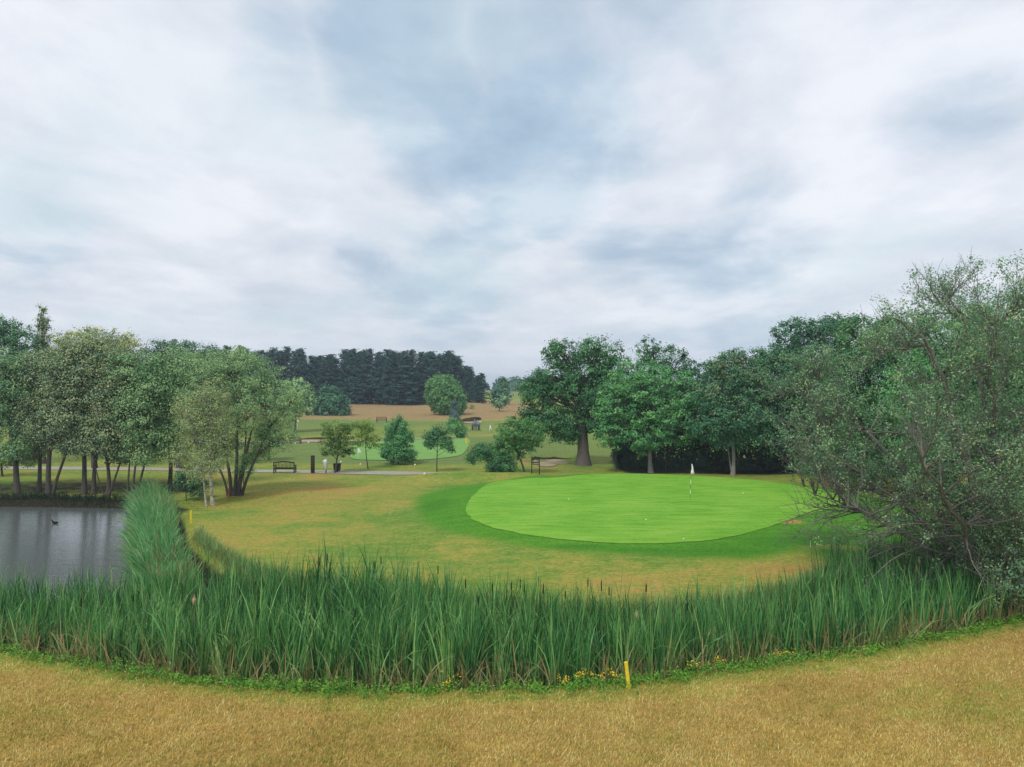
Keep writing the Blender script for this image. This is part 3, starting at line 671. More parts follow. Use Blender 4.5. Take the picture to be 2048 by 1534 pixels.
tree_px('sapling_tree', 'leaning young tree with layered yellow tipped crown beside the litter bin', 'tree', 668, 62.0,
        [(672, 858, 34, 16), (690, 880, 22, 24), (660, 885, 22, 20), (650, 858, 14, 10), (695, 850, 14, 10), (678, 905, 20, 10), (700, 900, 10, 12), (655, 905, 10, 8)], M['lf_sapling'], 'bark', 324,
        trunks_px=[(668, 682, 880, .085)], ncl=170, rc=.34, per=38, leaf=.062, flat=.45, tintfn=lambda P: (P[:, 2]-3.2)*.16, tint=(.36, .16))
tree_px('sapling_tree', 'slender yellow green sapling between the leaning tree and the dark conical bush', 'tree', 737, 65.5,
        [(732, 862, 16, 20), (722, 878, 14, 14), (745, 880, 14, 16), (733, 848, 10, 10), (752, 888, 8, 9), (712, 850, 10, 8)], M['lf_sapling'], 'bark', 325, trunks_px=[(737, 731, 880, .065)], ncl=110, rc=.32, per=34, leaf=.062, tint=(.66, .16))
tree_px('sapling_tree', 'small dark crowned tree with straight trunk in front of the far green', 'tree', 874, 63.5,
        [(874, 874, 28, 18), (860, 884, 16, 12), (892, 888, 15, 14), (878, 862, 18, 10), (900, 898, 8, 7)], M['lf_oak'], 'bark', 326, trunks_px=[(874, 874, 880, .06)], ncl=140, rc=.32, per=36, leaf=.065)
tree_px('sapling_tree', 'small light green tree behind and right of the dark crowned one', 'tree', 915, 92,
        [(913, 857, 18, 18), (905, 848, 12, 12), (922, 865, 10, 12)], M['lf_maple'], 'bark', 327, trunk_r=.07, ncl=80, rc=.42, per=30, leaf=.1)
tree_px('leaning_tree', 'leaning bright green tree beside the wooden notice frame', 'tree', 1051, 61.5,
        [(1030, 866, 42, 28), (1008, 885, 34, 26), (1060, 872, 30, 28), (998, 907, 30, 22), (1075, 862, 16, 14), (1035, 845, 28, 14), (1022, 908, 26, 22), (1045, 893, 24, 20)], M['lf_lime'], 'bark', 328,
        trunks_px=[(1051, 1030, 890, .10)], ncl=400, rc=.36, per=42, leaf=.065, tint=(.42, .24), flat=.5)
tree_px('shrub', 'low dense dark green shrub under the leaning tree', 'shrub', 1000, 61.0,
        [(1000, 925, 32, 22), (965, 905, 26, 16), (945, 915, 12, 10), (1015, 935, 22, 12), (985, 938, 18, 10), (960, 892, 10, 8)], M['lf_oak'], 'bark', 329, trunk_r=.07, ncl=260, rc=.36, per=40, leaf=.065)

# ------------------------------------------------------------------ right-hand trees
tree_px('oak_tree', 'broad dark oak with thick trunk standing alone right of the bunker', 'tree', 1167, 69.0,
        [(1130, 710, 46, 30), (1195, 705, 55, 30), (1100, 700, 18, 20), (1110, 765, 50, 38), (1170, 770, 60, 50), (1075, 785, 38, 36), (1095, 835, 45, 34), (1140, 845, 46, 30), (1200, 790, 45, 60), (1060, 830, 22, 24),
         (1125, 876, 30, 10), (1185, 850, 30, 26), (1055, 770, 16, 14), (1215, 730, 40, 30)], M['lf_oak'], 'bark_oak', 340,
        trunks_px=[(1167, 1165, 760, .62)], ncl=900, rc=.52, per=46, leaf=.095, inner=.3, twig=.25, flare=1.3)
tree_px('maple_tree', 'mid green maple with pale trunk just behind the crest of the green', 'tree', 1302, 62.5,
        [(1280, 760, 70, 50), (1240, 800, 45, 60), (1310, 800, 75, 55), (1225, 855, 35, 40), (1290, 865, 60, 34), (1350, 850, 60, 40), (1370, 790, 40, 50), (1295, 895, 22, 14), (1205, 830, 20, 40)], M['lf_maple'], 'bark_pale', 341,
        trunks_px=[(1302, 1296, 800, .20)], ncl=900, rc=.48, per=46, leaf=.082, inner=.25, flat=.5)
tree_px('tall_tree', 'tall airy tree rising above and behind the maple', 'tree', 1320, 72,
        [(1296, 700, 26, 26, 0, .6), (1340, 730, 40, 40, 0, .7), (1300, 740, 30, 30), (1375, 745, 22, 32, 0, .6), (1380, 790, 30, 40), (1300, 800, 50, 50)], M['lf_oak'], 'bark', 342, trunk_r=.22, ncl=420, rc=.42, per=28, leaf=.10, twig=.6)
tree_px('tree', 'browning tree with twin trunk behind the flag', 'tree', 1465, 60.5,
        [(1470, 740, 46, 40), (1440, 735, 30, 24), (1470, 712, 14, 18), (1500, 770, 46, 40), (1430, 790, 44, 40), (1470, 830, 75, 45), (1420, 850, 45, 35), (1510, 850, 45, 40), (1460, 885, 40, 14)], M['lf_brown'], 'bark_pale', 343,
        trunks_px=[(1465, 1462, 790, .17), (1466, 1448, 860, .07)], ncl=900, rc=.46, per=42, leaf=.08, tintfn=lambda P: (P[:, 2]-8)*.05, twig=.5)
tree_px('tree', 'dark tree with ragged top between the browning tree and the big near shrub', 'tree', 1600, 62,
        [(1590, 672, 44, 34), (1640, 660, 36, 28), (1560, 720, 30, 26), (1610, 730, 70, 50), (1580, 800, 70, 60), (1650, 790, 60, 70), (1560, 870, 50, 40), (1630, 880, 60, 36)], M['lf_dark'], 'bark', 344,
        trunks_px=[(1602, 1600, 760, .24)], ncl=950, rc=.5, per=42, leaf=.09, twig=.4)
tree_px('tree', 'tall green tree behind the left side of the big near shrub', 'tree', 1740, 52,
        [(1740, 690, 70, 60), (1700, 760, 60, 70), (1790, 740, 70, 90), (1740, 840, 90, 70), (1700, 650, 30, 22), (1775, 640, 28, 22), (1740, 920, 90, 40)], M['lf_oak'], 'bark', 345, trunk_r=.26, ncl=950, rc=.48, per=42, leaf=.08)
tree_px('tree', 'broad mid green tree filling the space behind the big near shrub', 'tree', 1905, 46,
        [(1900, 690, 75, 60), (1850, 780, 80, 90), (1960, 760, 80, 100), (1900, 880, 110, 80), (1840, 650, 26, 24), (1950, 640, 50, 34)], M['lf_maple'], 'bark', 346, trunk_r=.28, ncl=1100, rc=.46, per=42, leaf=.075)
tree_px('tree', 'dark tree cut by the right edge of the picture behind the shrub', 'tree', 2060, 42,
        [(2060, 720, 80, 80), (2030, 850, 90, 100), (2120, 780, 90, 120), (2040, 650, 40, 30), (2090, 930, 110, 70)], M['lf_oak'], 'bark', 347, trunk_r=.28, ncl=1000, rc=.46, per=42, leaf=.075)
tree_px('shrub', 'dark purple leaved bush low at the right edge behind the shrub', 'shrub', 2010, 33,
        [(2010, 1020, 60, 60), (2060, 1010, 60, 70), (1970, 1050, 40, 40)], M['lf_purple'], 'bark', 348, trunk_r=.08, ncl=260, rc=.3, per=40, leaf=.05)

tree_px('tree', 'dark tree filling the skyline gap between the maple and the browning tree', 'tree', 1405, 74, [(1400, 790, 50, 60), (1385, 850, 60, 50), (1410, 745, 24, 24), (1430, 830, 40, 50)], M['lf_dark'], 'bark', 351, trunk_r=.22, ncl=420, rc=.5, per=36, leaf=.1)
tree_px('tree', 'dark tree filling the skyline gap behind the browning tree', 'tree', 1540, 73, [(1535, 760, 44, 60), (1520, 720, 26, 26), (1550, 840, 60, 60), (1560, 700, 24, 24)], M['lf_oak'], 'bark', 352, trunk_r=.22, ncl=420, rc=.5, per=36, leaf=.1)
tree_px('tree', 'tall dark tree behind the dip left of the big near shrub', 'tree', 1685, 66, [(1680, 690, 44, 40), (1670, 650, 28, 24), (1690, 770, 60, 70), (1660, 860, 60, 60)], M['lf_dark'], 'bark', 353, trunk_r=.24, ncl=480, rc=.5, per=36, leaf=.1)
def hedge():
    rng = np.random.default_rng(60); x0, x1, y0, y1 = 9.6, 52.0, 64.6, 68.5
    root = empty('conifer_hedge', (x0, y0, hz(x0, y0)-.05), label='long dark conifer hedge behind the trees beyond the green', cat='hedge')
    n = 60000; f = rng.random(n)
    x = x0+(x1-x0)*rng.random(n)**1.0; z = rng.random(n)*6.4; bul = 0.16*z+0.25*np.sin(x*1.3)+0.2*np.sin(z*3.1+x*2)
    y = np.where(f < .8, y0-bul*.6+rng.exponential(.25, n), y0+(y1-y0)*rng.random(n))
    end = f > .93; e2 = (f > .86) & ~end
    x = np.where(end, x0-.24*z+.12*rng.normal(size=n)+.1*np.sin(z*5), x)
    x = np.where(e2, x0+rng.random(n)*1.5-.2*z, x); z = np.where((f > .8) & (f < .86), 6.1+.5*rng.random(n)+.3*np.sin(x), z)
    P = np.column_stack([x-x0, y-y0, z]); N = np.column_stack([np.where(end, -1, 0.0)+rng.normal(0, .4, n), np.where(end, 0, -1.0), rng.normal(.5, .4, n)])
    V, F = leaf_quads(P, N, .13, rng, .5); tv = np.clip(.45+.22*np.sin(x*2.2+z*3)+rng.normal(size=n)*.15, 0, 1)
    mk('foliage', V, F, M['lf_hedge'], root, tint=np.repeat(tv, 4))
    st = np.arange(x0+.8, x1, 1.2); st = st[:, None]
    Pp = np.stack([np.column_stack([st[:, 0]-x0, np.full(len(st), 1.6), np.full(len(st), zz)]) for zz in (-.1, 3, 6)], 1)
    V, F = tubes(Pp, np.tile([.11, .09, .04], (len(st), 1)), 5); tag(mk('stems', V, F, M['bark'], root), kind='stuff')
hedge()
# thin stakes standing against the hedge
for px, ty, by in [(1232, 885, 946), (1331, 880, 946), (1474, 905, 948)]:
    Y = 63.2; x = pw(px, Y); z = hz(x, Y); h = pz(ty, Y)-z
    V, F = tubes(np.array([[(0, 0, -.1), (0.01, 0, h*.5), (0.03, 0, h)]]), np.array([[.035, .035, .03]]), 6, cap=True)
    o = mk('tree_stake', V, F, M['bark'], loc=(x, Y, z)); tag(o, {1232: 'thin leaning stake at the left end of the dark hedge', 1331: 'thin upright stake right of the maple trunk', 1474: 'thin upright stake beside the browning tree trunk'}[px], 'stake', 'thin stakes against the hedge')

# ------------------------------------------------------------------ left grove
G = 'trees of the grove on the far pond bank'
def gt(label, px, Y, blobs, mat, seed, trunks_px, **kw):
    kw.setdefault('ncl', 520); kw.setdefault('rc', .5); kw.setdefault('per', 42); kw.setdefault('leaf', .068); kw.setdefault('bark', 'bark'); b = kw.pop('bark')
    kw.setdefault('twig', .35); kw.setdefault('inner', .35)
    return tree_px('grove_tree', label, 'tree', px, Y, blobs, M[mat], b, seed, trunks_px=trunks_px, group=G, **kw)
gt('leftmost grove tree with a thick dark trunk at the pond edge', 36, 51.5, [(10, 780, 70, 70), (30, 850, 55, 50), (-40, 800, 80, 90), (10, 730, 55, 30), (20, 900, 40, 18, -1)], 'lf_grove2', 401, [(36, 28, 820, .22)])
gt('slim straight grove tree second from the left over the pond', 78, 52.2, [(80, 760, 48, 55), (70, 820, 50, 50), (85, 875, 40, 30), (80, 725, 40, 25), (60, 905, 34, 22, .8)], 'lf_grove', 402, [(78, 80, 780, .15)])
gt('grove tree with twin stems, one leaning right, third from the left', 100, 51.2, [(125, 790, 50, 60), (115, 850, 55, 45), (140, 740, 48, 45), (140, 890, 30, 22)], 'lf_grove', 403, [(98, 100, 800, .19), (104, 140, 850, .12)])
gt('grove tree with two thick close trunks near the middle of the pond bank', 176, 51.6, [(185, 760, 62, 60), (170, 830, 65, 60), (200, 700, 55, 40), (150, 700, 40, 30), (190, 880, 50, 28)], 'lf_grove', 404, [(168, 160, 790, .18), (188, 196, 800, .155)], ncl=700)
gt('grove tree forking low into a wide V, left of the leaning stems', 212, 51.0, [(225, 860, 45, 40), (240, 800, 55, 55), (250, 740, 52, 45), (200, 880, 40, 30), (235, 905, 34, 22, .8)], 'lf_grove', 405, [(213, 206, 860, .15), (215, 250, 870, .09), (212, 182, 890, .06)])
gt('bright green grove tree on several thin stems leaning right', 264, 50.6, [(285, 830, 55, 50), (265, 790, 40, 40), (300, 780, 45, 50), (290, 895, 44, 36), (320, 880, 34, 40), (270, 740, 50, 36)], 'lf_grove2', 406, [(256, 252, 880, .08), (262, 275, 860, .09), (268, 305, 890, .11)], ncl=620, tint=(.62, .2))
gt('grove tree at the right end whose leaves join the willow', 335, 53, [(340, 780, 55, 60), (325, 850, 40, 50), (350, 730, 55, 36), (345, 880, 30, 40)], 'lf_grove2', 407, [(338, 340, 800, .16)])
tree_px('multi_stem_willow', 'rounded willow on many spreading stems by the red stake', 'tree', 470, 49.5,
        [(470, 745, 75, 50), (420, 770, 60, 60), (530, 780, 55, 60), (480, 810, 80, 55), (560, 820, 38, 42), (590, 800, 22, 36), (420, 830, 50, 50), (530, 860, 36, 24), (390, 730, 40, 30), (385, 810, 34, 50), (560, 870, 40, 34, .5), (520, 900, 30, 30, 1), (450, 880, 50, 40, 1.2), (470, 720, 60, 26)], M['lf_willow'], 'bark', 408,
        trunks_px=[(462, 440, 860, .14), (468, 470, 800, .14), (476, 510, 830, .13), (481, 540, 850, .11), (458, 415, 880, .09), (472, 490, 840, .10)], ncl=1500, rc=.44, per=44, leaf=.055, inner=.4, twig=.35, aspect=.45)
tree_px('birch_tree', 'birch with white trunk and browning leaves left of the willow', 'tree', 425, 46.0,
        [(410, 830, 48, 50), (425, 790, 36, 34), (385, 870, 40, 45), (430, 900, 36, 45), (400, 930, 40, 40), (375, 820, 30, 40), (440, 860, 30, 40), (360, 910, 24, 30)], M['lf_birch'], 'birch', 409,
        trunks_px=[(427, 421, 800, .11), (414, 404, 860, .07)], ncl=560, rc=.42, per=34, leaf=.045, inner=.45, twig=.5)
tree_px('shrub', 'low spiky green shrub growing at the foot of the willow', 'shrub', 488, 49.3, [(492, 930, 18, 22), (500, 915, 12, 16), (478, 940, 12, 12)], M['lf_grove2'], 'bark', 410, trunk_r=.04, ncl=80, rc=.28, per=36, leaf=.06, aspect=.25)
tree_px('shrub', 'dark scrub with straw stems on the bank under the birch', 'shrub', 372, 48.5, [(375, 960, 24, 24), (395, 975, 20, 18)], M['lf_dark'], 'bark', 411, trunk_r=.04, ncl=80, rc=.3, per=36, leaf=.06)
GB = 'taller trees behind the grove'
tree_px('tree', 'tall tree with a rounded grey green top at the far left', 'tree', 25, 68, [(25, 680, 40, 36), (0, 660, 36, 30), (50, 700, 26, 40), (-50, 680, 50, 50), (20, 760, 60, 50)], M['lf_oak'], 'bark', 420, trunk_r=.25, ncl=420, rc=.5, per=34, leaf=.085, group=GB, twig=.6)
tree_px('poplar_tree', 'thin pointed tree top standing above the left grove', 'tree', 88, 70, [(86, 640, 11, 26, 0, .8), (84, 680, 16, 34), (92, 730, 22, 40), (84, 618, 6, 10)], M['lf_grove'], 'bark', 421, trunk_r=.18, ncl=210, rc=.36, per=28, leaf=.08, group=GB, twig=.7)
tree_px('tree', 'yellowing tree top above the middle of the left grove', 'tree', 190, 66, [(130, 690, 30, 30), (180, 675, 40, 24), (225, 690, 30, 34), (262, 690, 24, 30), (190, 720, 80, 40)], M['lf_yellow'], 'bark', 422, trunk_r=.2, ncl=420, rc=.42, per=28, leaf=.075, group=GB, twig=.7)
tree_px('tree', 'dark loose topped tree above the right part of the grove', 'tree', 360, 66, [(320, 700, 36, 20), (370, 695, 40, 18), (410, 705, 30, 18), (360, 740, 70, 36), (300, 730, 40, 30)], M['lf_dark'], 'bark', 423, trunk_r=.2, ncl=400, rc=.4, per=26, leaf=.075, group=GB, twig=.7)
tree_px('tree', 'low leafy tree seen between the grove trunks at the far left', 'tree', 5, 60, [(0, 905, 36, 30), (60, 915, 22, 16)], M['lf_sapling'], 'bark', 424, trunk_r=.1, ncl=120, rc=.35, per=34, leaf=.07)

# ------------------------------------------------------------------ the big near shrub tree on the right
def big_shrub():
    rng = np.random.default_rng(900); x0, y0 = 16.6, 25.0; z0 = -0.35
    root = empty('goat_willow_tree', (x0, y0, z0), label='big sprawling near tree with many bare twigs at the right edge', cat='tree')
    T, TR = [], []
    stems = [(-62, 12, 10.5), (-40, 35, 11.5), (-25, -15, 12.5), (-8, 20, 13.6), (8, -8, 14.0), (22, 25, 13.0), (40, 0, 12), (58, 20, 11), (-52, -25, 9.5), (-68, 5, 8.2), (-74, 40, 7.4), (30, -35, 11), (-15, -40, 10.5), (70, -10, 9)]
    S = []
    for tilt, yaw, L in stems:
        t = np.linspace(0, 1, 14)
        a0 = R(tilt)*0.55; a1 = R(tilt)*1.15
        ang = a0+(a1-a0)*t; st = L/13
        dx = np.sin(ang); dz = np.cos(ang)
        p = np.zeros((14, 3)); cy = math.sin(R(yaw))
        for i in range(1, 14): p[i] = p[i-1]+st*np.array([dx[i]*math.cos(R(yaw)), cy*abs(dx[i])*1.0+0.25*cy, dz[i]])+rng.normal(size=3)*0.10
        p += np.array([rng.uniform(-.4, .4), rng.uniform(-.4, .4), 0]); S.append(p)
        T.append(p); TR.append(np.linspace(.15, .016, 14)*rng.uniform(.8, 1.1)*(.55 if abs(tilt) > 60 else 1))
    def env(P):
        e = np.interp(P[..., 0]+x0, [8.5, 9.6, 11.2, 13.1, 14.5, 17, 26], [5.6, 7.4, 10.2, 13.4, 14.4, 15.4, 15.4])+.35
        z = P[..., 2].copy(); k = .62*e; over = z > k
        P[..., 2] = np.where(over, k+.38*e*np.tanh((z-k)/(.38*e*1.7)), z)
        q = -(P[..., 0]+4.6); P[..., 0] = np.where(q > 0, -4.6-2.6*np.tanh(q/3.4), P[..., 0]); return P
    S = [env(p) for p in S]; T = list(S)
    B1, R1 = [], []
    for si, p in enumerate(S):
        out = p[-1]-p[0]; out[2] = 0; out /= np.linalg.norm(out)+1e-6
        for b in range(26):
            j = rng.integers(2, 13); base = p[j]; L = rng.uniform(1.8, 4.2)*(1.15-j/20)
            az = rng.uniform(0, 6.28); d = np.array([math.cos(az), math.sin(az), rng.uniform(-.15, 1.0)+(1.0 if j > 8 else 0)])+out*0.4; d /= np.linalg.norm(d)
            q = [base]
            for i in range(9):
                d = d+rng.normal(size=3)*.13+np.array([0, 0, (.05 if j > 6 else -.035)]); d /= np.linalg.norm(d); q.append(q[-1]+d*L/9)
            B1.append(np.array(q)); R1.append(np.linspace(.036, .007, 10))
    # long drooping boughs reaching out left over the apron of the green
    for k in range(34):
        sp = S[[0, 8, 9, 10, 1][k % 5]]; base = sp[rng.integers(3, 10)]
        d = np.array([-1, rng.uniform(-.5, .5), rng.uniform(-.45, .35)]); d /= np.linalg.norm(d); L = rng.uniform(2.2, 4.6); q = [base]
        for i in range(9):
            d = d+rng.normal(size=3)*.10+np.array([0, 0, -.05 if k % 3 else .03]); d /= np.linalg.norm(d); q.append(q[-1]+d*L/9)
        B1.append(np.array(q)); R1.append(np.linspace(.028, .007, 10))
    B1 = np.array(B1); R1 = np.array(R1); tipw = B1[:, -1, 0]+x0; kb = ~((B1[:, 5:, 2].mean(1) < 3.9) & (tipw < 14.2) & (rng.random(len(B1)) < .5)); B1, R1 = B1[kb], R1[kb]
    B1 = env(B1); B1[:, :, 2] = np.maximum(B1[:, :, 2], 0.5)
    T2, R2 = [], []
    for p in B1:
        for b in range(18):
            j = rng.integers(2, 10); base = p[j]; ax = p[min(j, 8)+1]-p[min(j, 8)]; ax /= np.linalg.norm(ax)+1e-6
            d = ax*.7+rng.normal(size=3)*.6+np.array([0, 0, .35]); d /= np.linalg.norm(d); L = rng.uniform(.5, 1.5); q = [base]
            for i in range(4): d = d+rng.normal(size=3)*.16+np.array([0, 0, .05]); d /= np.linalg.norm(d); q.append(q[-1]+d*L/4)
            T2.append(q); R2.append(np.linspace(.010, .004, 5))
    T2 = np.array(T2); T2[:, :, 2] = np.maximum(T2[:, :, 2], .4)
    V, F = tubes(np.array(T), np.array(TR), 8); mk('stems', V, F, M['bark_twig'], root, shade=True)
    V, F = tubes(B1, np.array(R1), 5); tag(mk('branches', V, F, M['bark_twig'], root, shade=True), kind='stuff')
    V, F = tubes(T2, np.array(R2), 3); tag(mk('twigs', V, F, M['bark_twig'], root), kind='stuff')
    # leaves in small bunches along and at the end of the twigs, sparser on the low bare boughs
    ends = T2[:, -1]; mids = T2[:, 2]; n = len(ends)
    worldx = ends[:, 0]+x0; low = (ends[:, 2] < 4.2) & (worldx < 14.5)
    hi = ends[:, 2]-np.interp(worldx, [9, 12, 14, 17], [8.2, 9.4, 9.6, 9.8]); keep = rng.random(n) < np.where((worldx > 14.8) & (ends[:, 2] < 5), .97, 1)*np.where(low, .12, np.clip(.78-.26*hi, .20, .76))*np.clip(.26+(worldx-9.0)*.14, .2, 1.25)
    c = np.concatenate([ends[keep], ends[keep], mids[keep & (rng.random(n) < .55)], T2[:, 3][keep & (rng.random(n) < .55)]])
    per = 13; idx = np.repeat(np.arange(len(c)), per); off = rng.normal(size=(len(idx), 3))*.10
    P = c[idx]+off; V, F = leaf_quads(P, off*5+np.array([0, 0, .6])+rng.normal(size=P.shape)*.6, .040, rng, .5)
    tv = np.clip(rng.normal(.5, .24, len(c))[idx]+rng.normal(size=len(idx))*.15, 0, 1)
    tag(mk('leaves', V, F, M['lf_shrub'], root, tint=np.repeat(tv, 4)), kind='stuff')
big_shrub()

# ------------------------------------------------------------------ reeds
def blades(base, h, width, lean, az, curl, tint, rng, segs=5, twist=None):
    """curved tapering ribbons"""
    n = len(base); t = np.linspace(0, 1, segs+1)
    facing = rng.uniform(0, 2*np.pi, n) if twist is None else twist
    D = np.column_stack([np.cos(az), np.sin(az)])
    ang = lean[:, None]+curl[:, None]*t[None, :]**2
    dz = np.cos(ang); dr = np.sin(ang); st = h[:, None]/segs
    z = np.concatenate([np.zeros((n, 1)), np.cumsum((dz[:, 1:]+dz[:, :-1])/2*st, 1)], 1); r = np.concatenate([np.zeros((n, 1)), np.cumsum((dr[:, 1:]+dr[:, :-1])/2*st, 1)], 1)
    cx = base[:, 0:1]+D[:, 0:1]*r; cy = base[:, 1:2]+D[:, 1:2]*r; cz = base[:, 2:3]+z
    w = width[:, None]*0.5*np.interp(t, [0, .2, .7, 1], [.6, .95, .8, .08])[None]
    wx = np.cos(facing)[:, None]*w; wy = np.sin(facing)[:, None]*w
    V = np.stack([np.stack([cx-wx, cy-wy, cz], -1), np.stack([cx+wx, cy+wy, cz], -1)], 2).reshape(-1, 3)
    k = segs+1; b = (np.arange(n)*k*2)[:, None]+(np.arange(segs)*2)[None]
    F = np.stack([b, b+1, b+3, b+2], -1).reshape(-1, 4)
    return V, F, np.repeat(tint, k*2)
NX = np.array([p[0] for p in NEAR_LINE]); NY = np.array([p[1] for p in NEAR_LINE])
def near_y(x): return np.interp(x, NX, NY)
def back_y(x): return np.interp(x, [-40, -24, -16, -10, -8, -4, 0, 4, 8, 12, 16, 20, 30], [31, 26.3, 25.6, 26.4, 25.4, 24.4, 22.5, 21.8, 23.0, 27, 29.5, 31.5, 37])
def reed_h(x): return np.interp(x, [-30, -12, -8, -5, 0, 4, 9, 13, 17, 25], [1.8, 1.8, 2.35, 2.65, 2.3, 2.2, 2.2, 2.35, 2.6, 2.6])
def scatter_band(n, rng, x0=-27, x1=27, front=0.75):
    x = rng.uniform(x0, x1, n*2); u = rng.random(n*2)
    ny = near_y(x)+front; by = back_y(x); y = ny+(by-ny)*u
    w = (by-ny)/8.0; k = rng.random(n*2) < np.clip(w, 0, 1)+.12
    x, y = x[k][:n], y[k][:n]
    dens = 0.5+0.5*vn(x, y, 0.55, 71); k = rng.random(len(x)) < 0.15+1.2*dens
    return x[k], y[k]
def build_reeds():
    rng = np.random.default_rng(42)
    x, y = scatter_band(4900, rng)
    nt = len(x); tuft = rng.integers(7, 14, nt); idx = np.repeat(np.arange(nt), tuft); n = len(idx)
    bx = x[idx]+rng.normal(size=n)*.038; by = y[idx]+rng.normal(size=n)*.038
    bz = np.maximum(height(bx, by), -1.0)-.02
    th = reed_h(x)*(1+.13*vn(x, y, 1.1, 72)+rng.normal(size=nt)*.12)
    h = (th[idx]-bz*0-0.0)*rng.uniform(.60, 1.08, n)
    h = np.where(bz > -.6, h*0.85, h)
    az = rng.uniform(0, 6.28, n); lean = np.abs(rng.normal(.06, .08, n)); curl = np.abs(rng.normal(0, .32, n))*np.where(bx < 0, 1.25, .9)
    bent = rng.random(n) < .12; curl = np.where(bent, rng.uniform(1.0, 2.1, n), curl)
    tt = rng.normal(.24, .12, nt)+.07*vn(x, y, 2.2, 73); tint = np.clip(tt[idx]+rng.normal(size=n)*.13, 0, .56)
    dead = rng.random(n) < .13; tint = np.where(dead, rng.uniform(.62, 1, n), tint); h = np.where(dead, h*rng.uniform(.35, .8, n), h)
    V, F, T = blades(np.column_stack([bx, by, bz]), h, rng.uniform(.020, .046, n), lean, az, curl, tint, rng)
    tag(mk('cattail_reed_bed', V, F, M['reed'], tint=T), 'dense band of tall green cattail leaves filling the near channel', kind='stuff')
    # broken straw at the front foot of the bed
    n = 8500; x = rng.uniform(-26, 24, n); x = x[rng.random(n) < .45+.5*np.clip(.5+vn(x, x*0, 1.3, 9), 0, 1)]; n = len(x)
    y = near_y(x)+.55+rng.exponential(.6, n); z = np.maximum(height(x, y), -.85)
    V, F, T = blades(np.column_stack([x, y, z-.02]), rng.uniform(.4, 1.5, n), rng.uniform(.016, .034, n), np.abs(rng.normal(.3, .35, n)), rng.uniform(0, 6.28, n), rng.uniform(0, 2.4, n)*(rng.random(n) < .6), np.clip(rng.normal(.78, .16, n), .35, 1), rng)
    tag(mk('dead_reed_litter', V, F, M['reed'], tint=T), 'straw coloured broken reed leaves at the foot of the bed', kind='stuff')
    # phragmites along the right shore of the pond
    A = np.array([(-11.6, 27.2), (-13.3, 30.2), (-15.7, 34.2), (-18.3, 40), (-20.9, 45), (-23.2, 48)]); Bb = np.array([(-12.8, 26.0), (-15.0, 30), (-17.6, 35), (-20.0, 40), (-22.2, 44.5), (-24.2, 48)])
    n = 12500; s = rng.random(n)*5; i = s.astype(int); f = (s-i)[:, None]; u = rng.random(n)[:, None]
    a = A[i]*(1-f)+A[i+1]*f; b = Bb[i]*(1-f)+Bb[i+1]*f; p = a*(1-u)+b*u+rng.normal(size=(n, 2))*.12
    bz = np.maximum(height(p[:, 0], p[:, 1]), -.95); hh = np.interp(p[:, 1], [26, 30, 36, 44, 48], [1.5, 1.9, 2.15, 2.1, 1.8])*(1+.14*vn(p[:, 0], p[:, 1], .9, 75))*rng.uniform(.5, 1.12, n)*np.where(u[:, 0] < .3, .72+.9*u[:, 0], 1)
    az = np.where(rng.random(n) < .5, rng.normal(math.pi*1.02, .7, n), rng.uniform(0, 6.28, n)); lean = np.abs(rng.normal(.14, .13, n))+.16*(u[:, 0] > .7); curl = np.abs(rng.normal(.5, .5, n))+.5*(u[:, 0] > .82)
    tint = np.clip(rng.normal(.34, .22, n)+.1*vn(p[:, 0], p[:, 1], 1.4, 76), 0, .7); dead = (rng.random(n) < .10*(p[:, 1] > 40)+.04+.16*(p[:, 1] < 30)+.10*(u[:, 0] < .25)); tint = np.where(dead, 1.0, tint)
    V, F, T = blades(np.column_stack([p, bz]), hh, rng.uniform(.03, .065, n), lean, az, curl, tint, rng)
    tag(mk('tall_reed_clump', V, F, M['phrag'], tint=T), 'tall blue green reeds leaning over the right shore of the pond', kind='stuff')
    # rough grass and sedge on the far rim of the channel
    n = 15000; x = rng.uniform(-15, 16, n); off = rng.exponential(.45, n)
    edge = np.interp(x, [-20, -17.2, -14.3, -11.5, -9.5, -6.5, -3, 0, 3.5, 7, 10, 13, 15.5, 19], [45, 40, 34, 30, 27.6, 26, 24.8, 23.3, 22.8, 23.7, 25.6, 28.2, 30, 32])
    y = edge+.3-off; z = height(x, y); k = z > -.9; x, y, z = x[k], y[k], z[k]; n = len(x)
    V, F, T = blades(np.column_stack([x, y, z-.02]), rng.uniform(.25, .8, n), rng.uniform(.01, .02, n), np.abs(rng.normal(.15, .15, n)), rng.uniform(0, 6.28, n), np.abs(rng.normal(.5, .4, n)), np.clip(rng.normal(.52, .24, n), 0, 1), rng, segs=3)
    tag(mk('rough_grass', V, F, M['reed'], tint=T), 'tufted rough grass along the far rim of the reed channel', kind='stuff')
build_reeds()

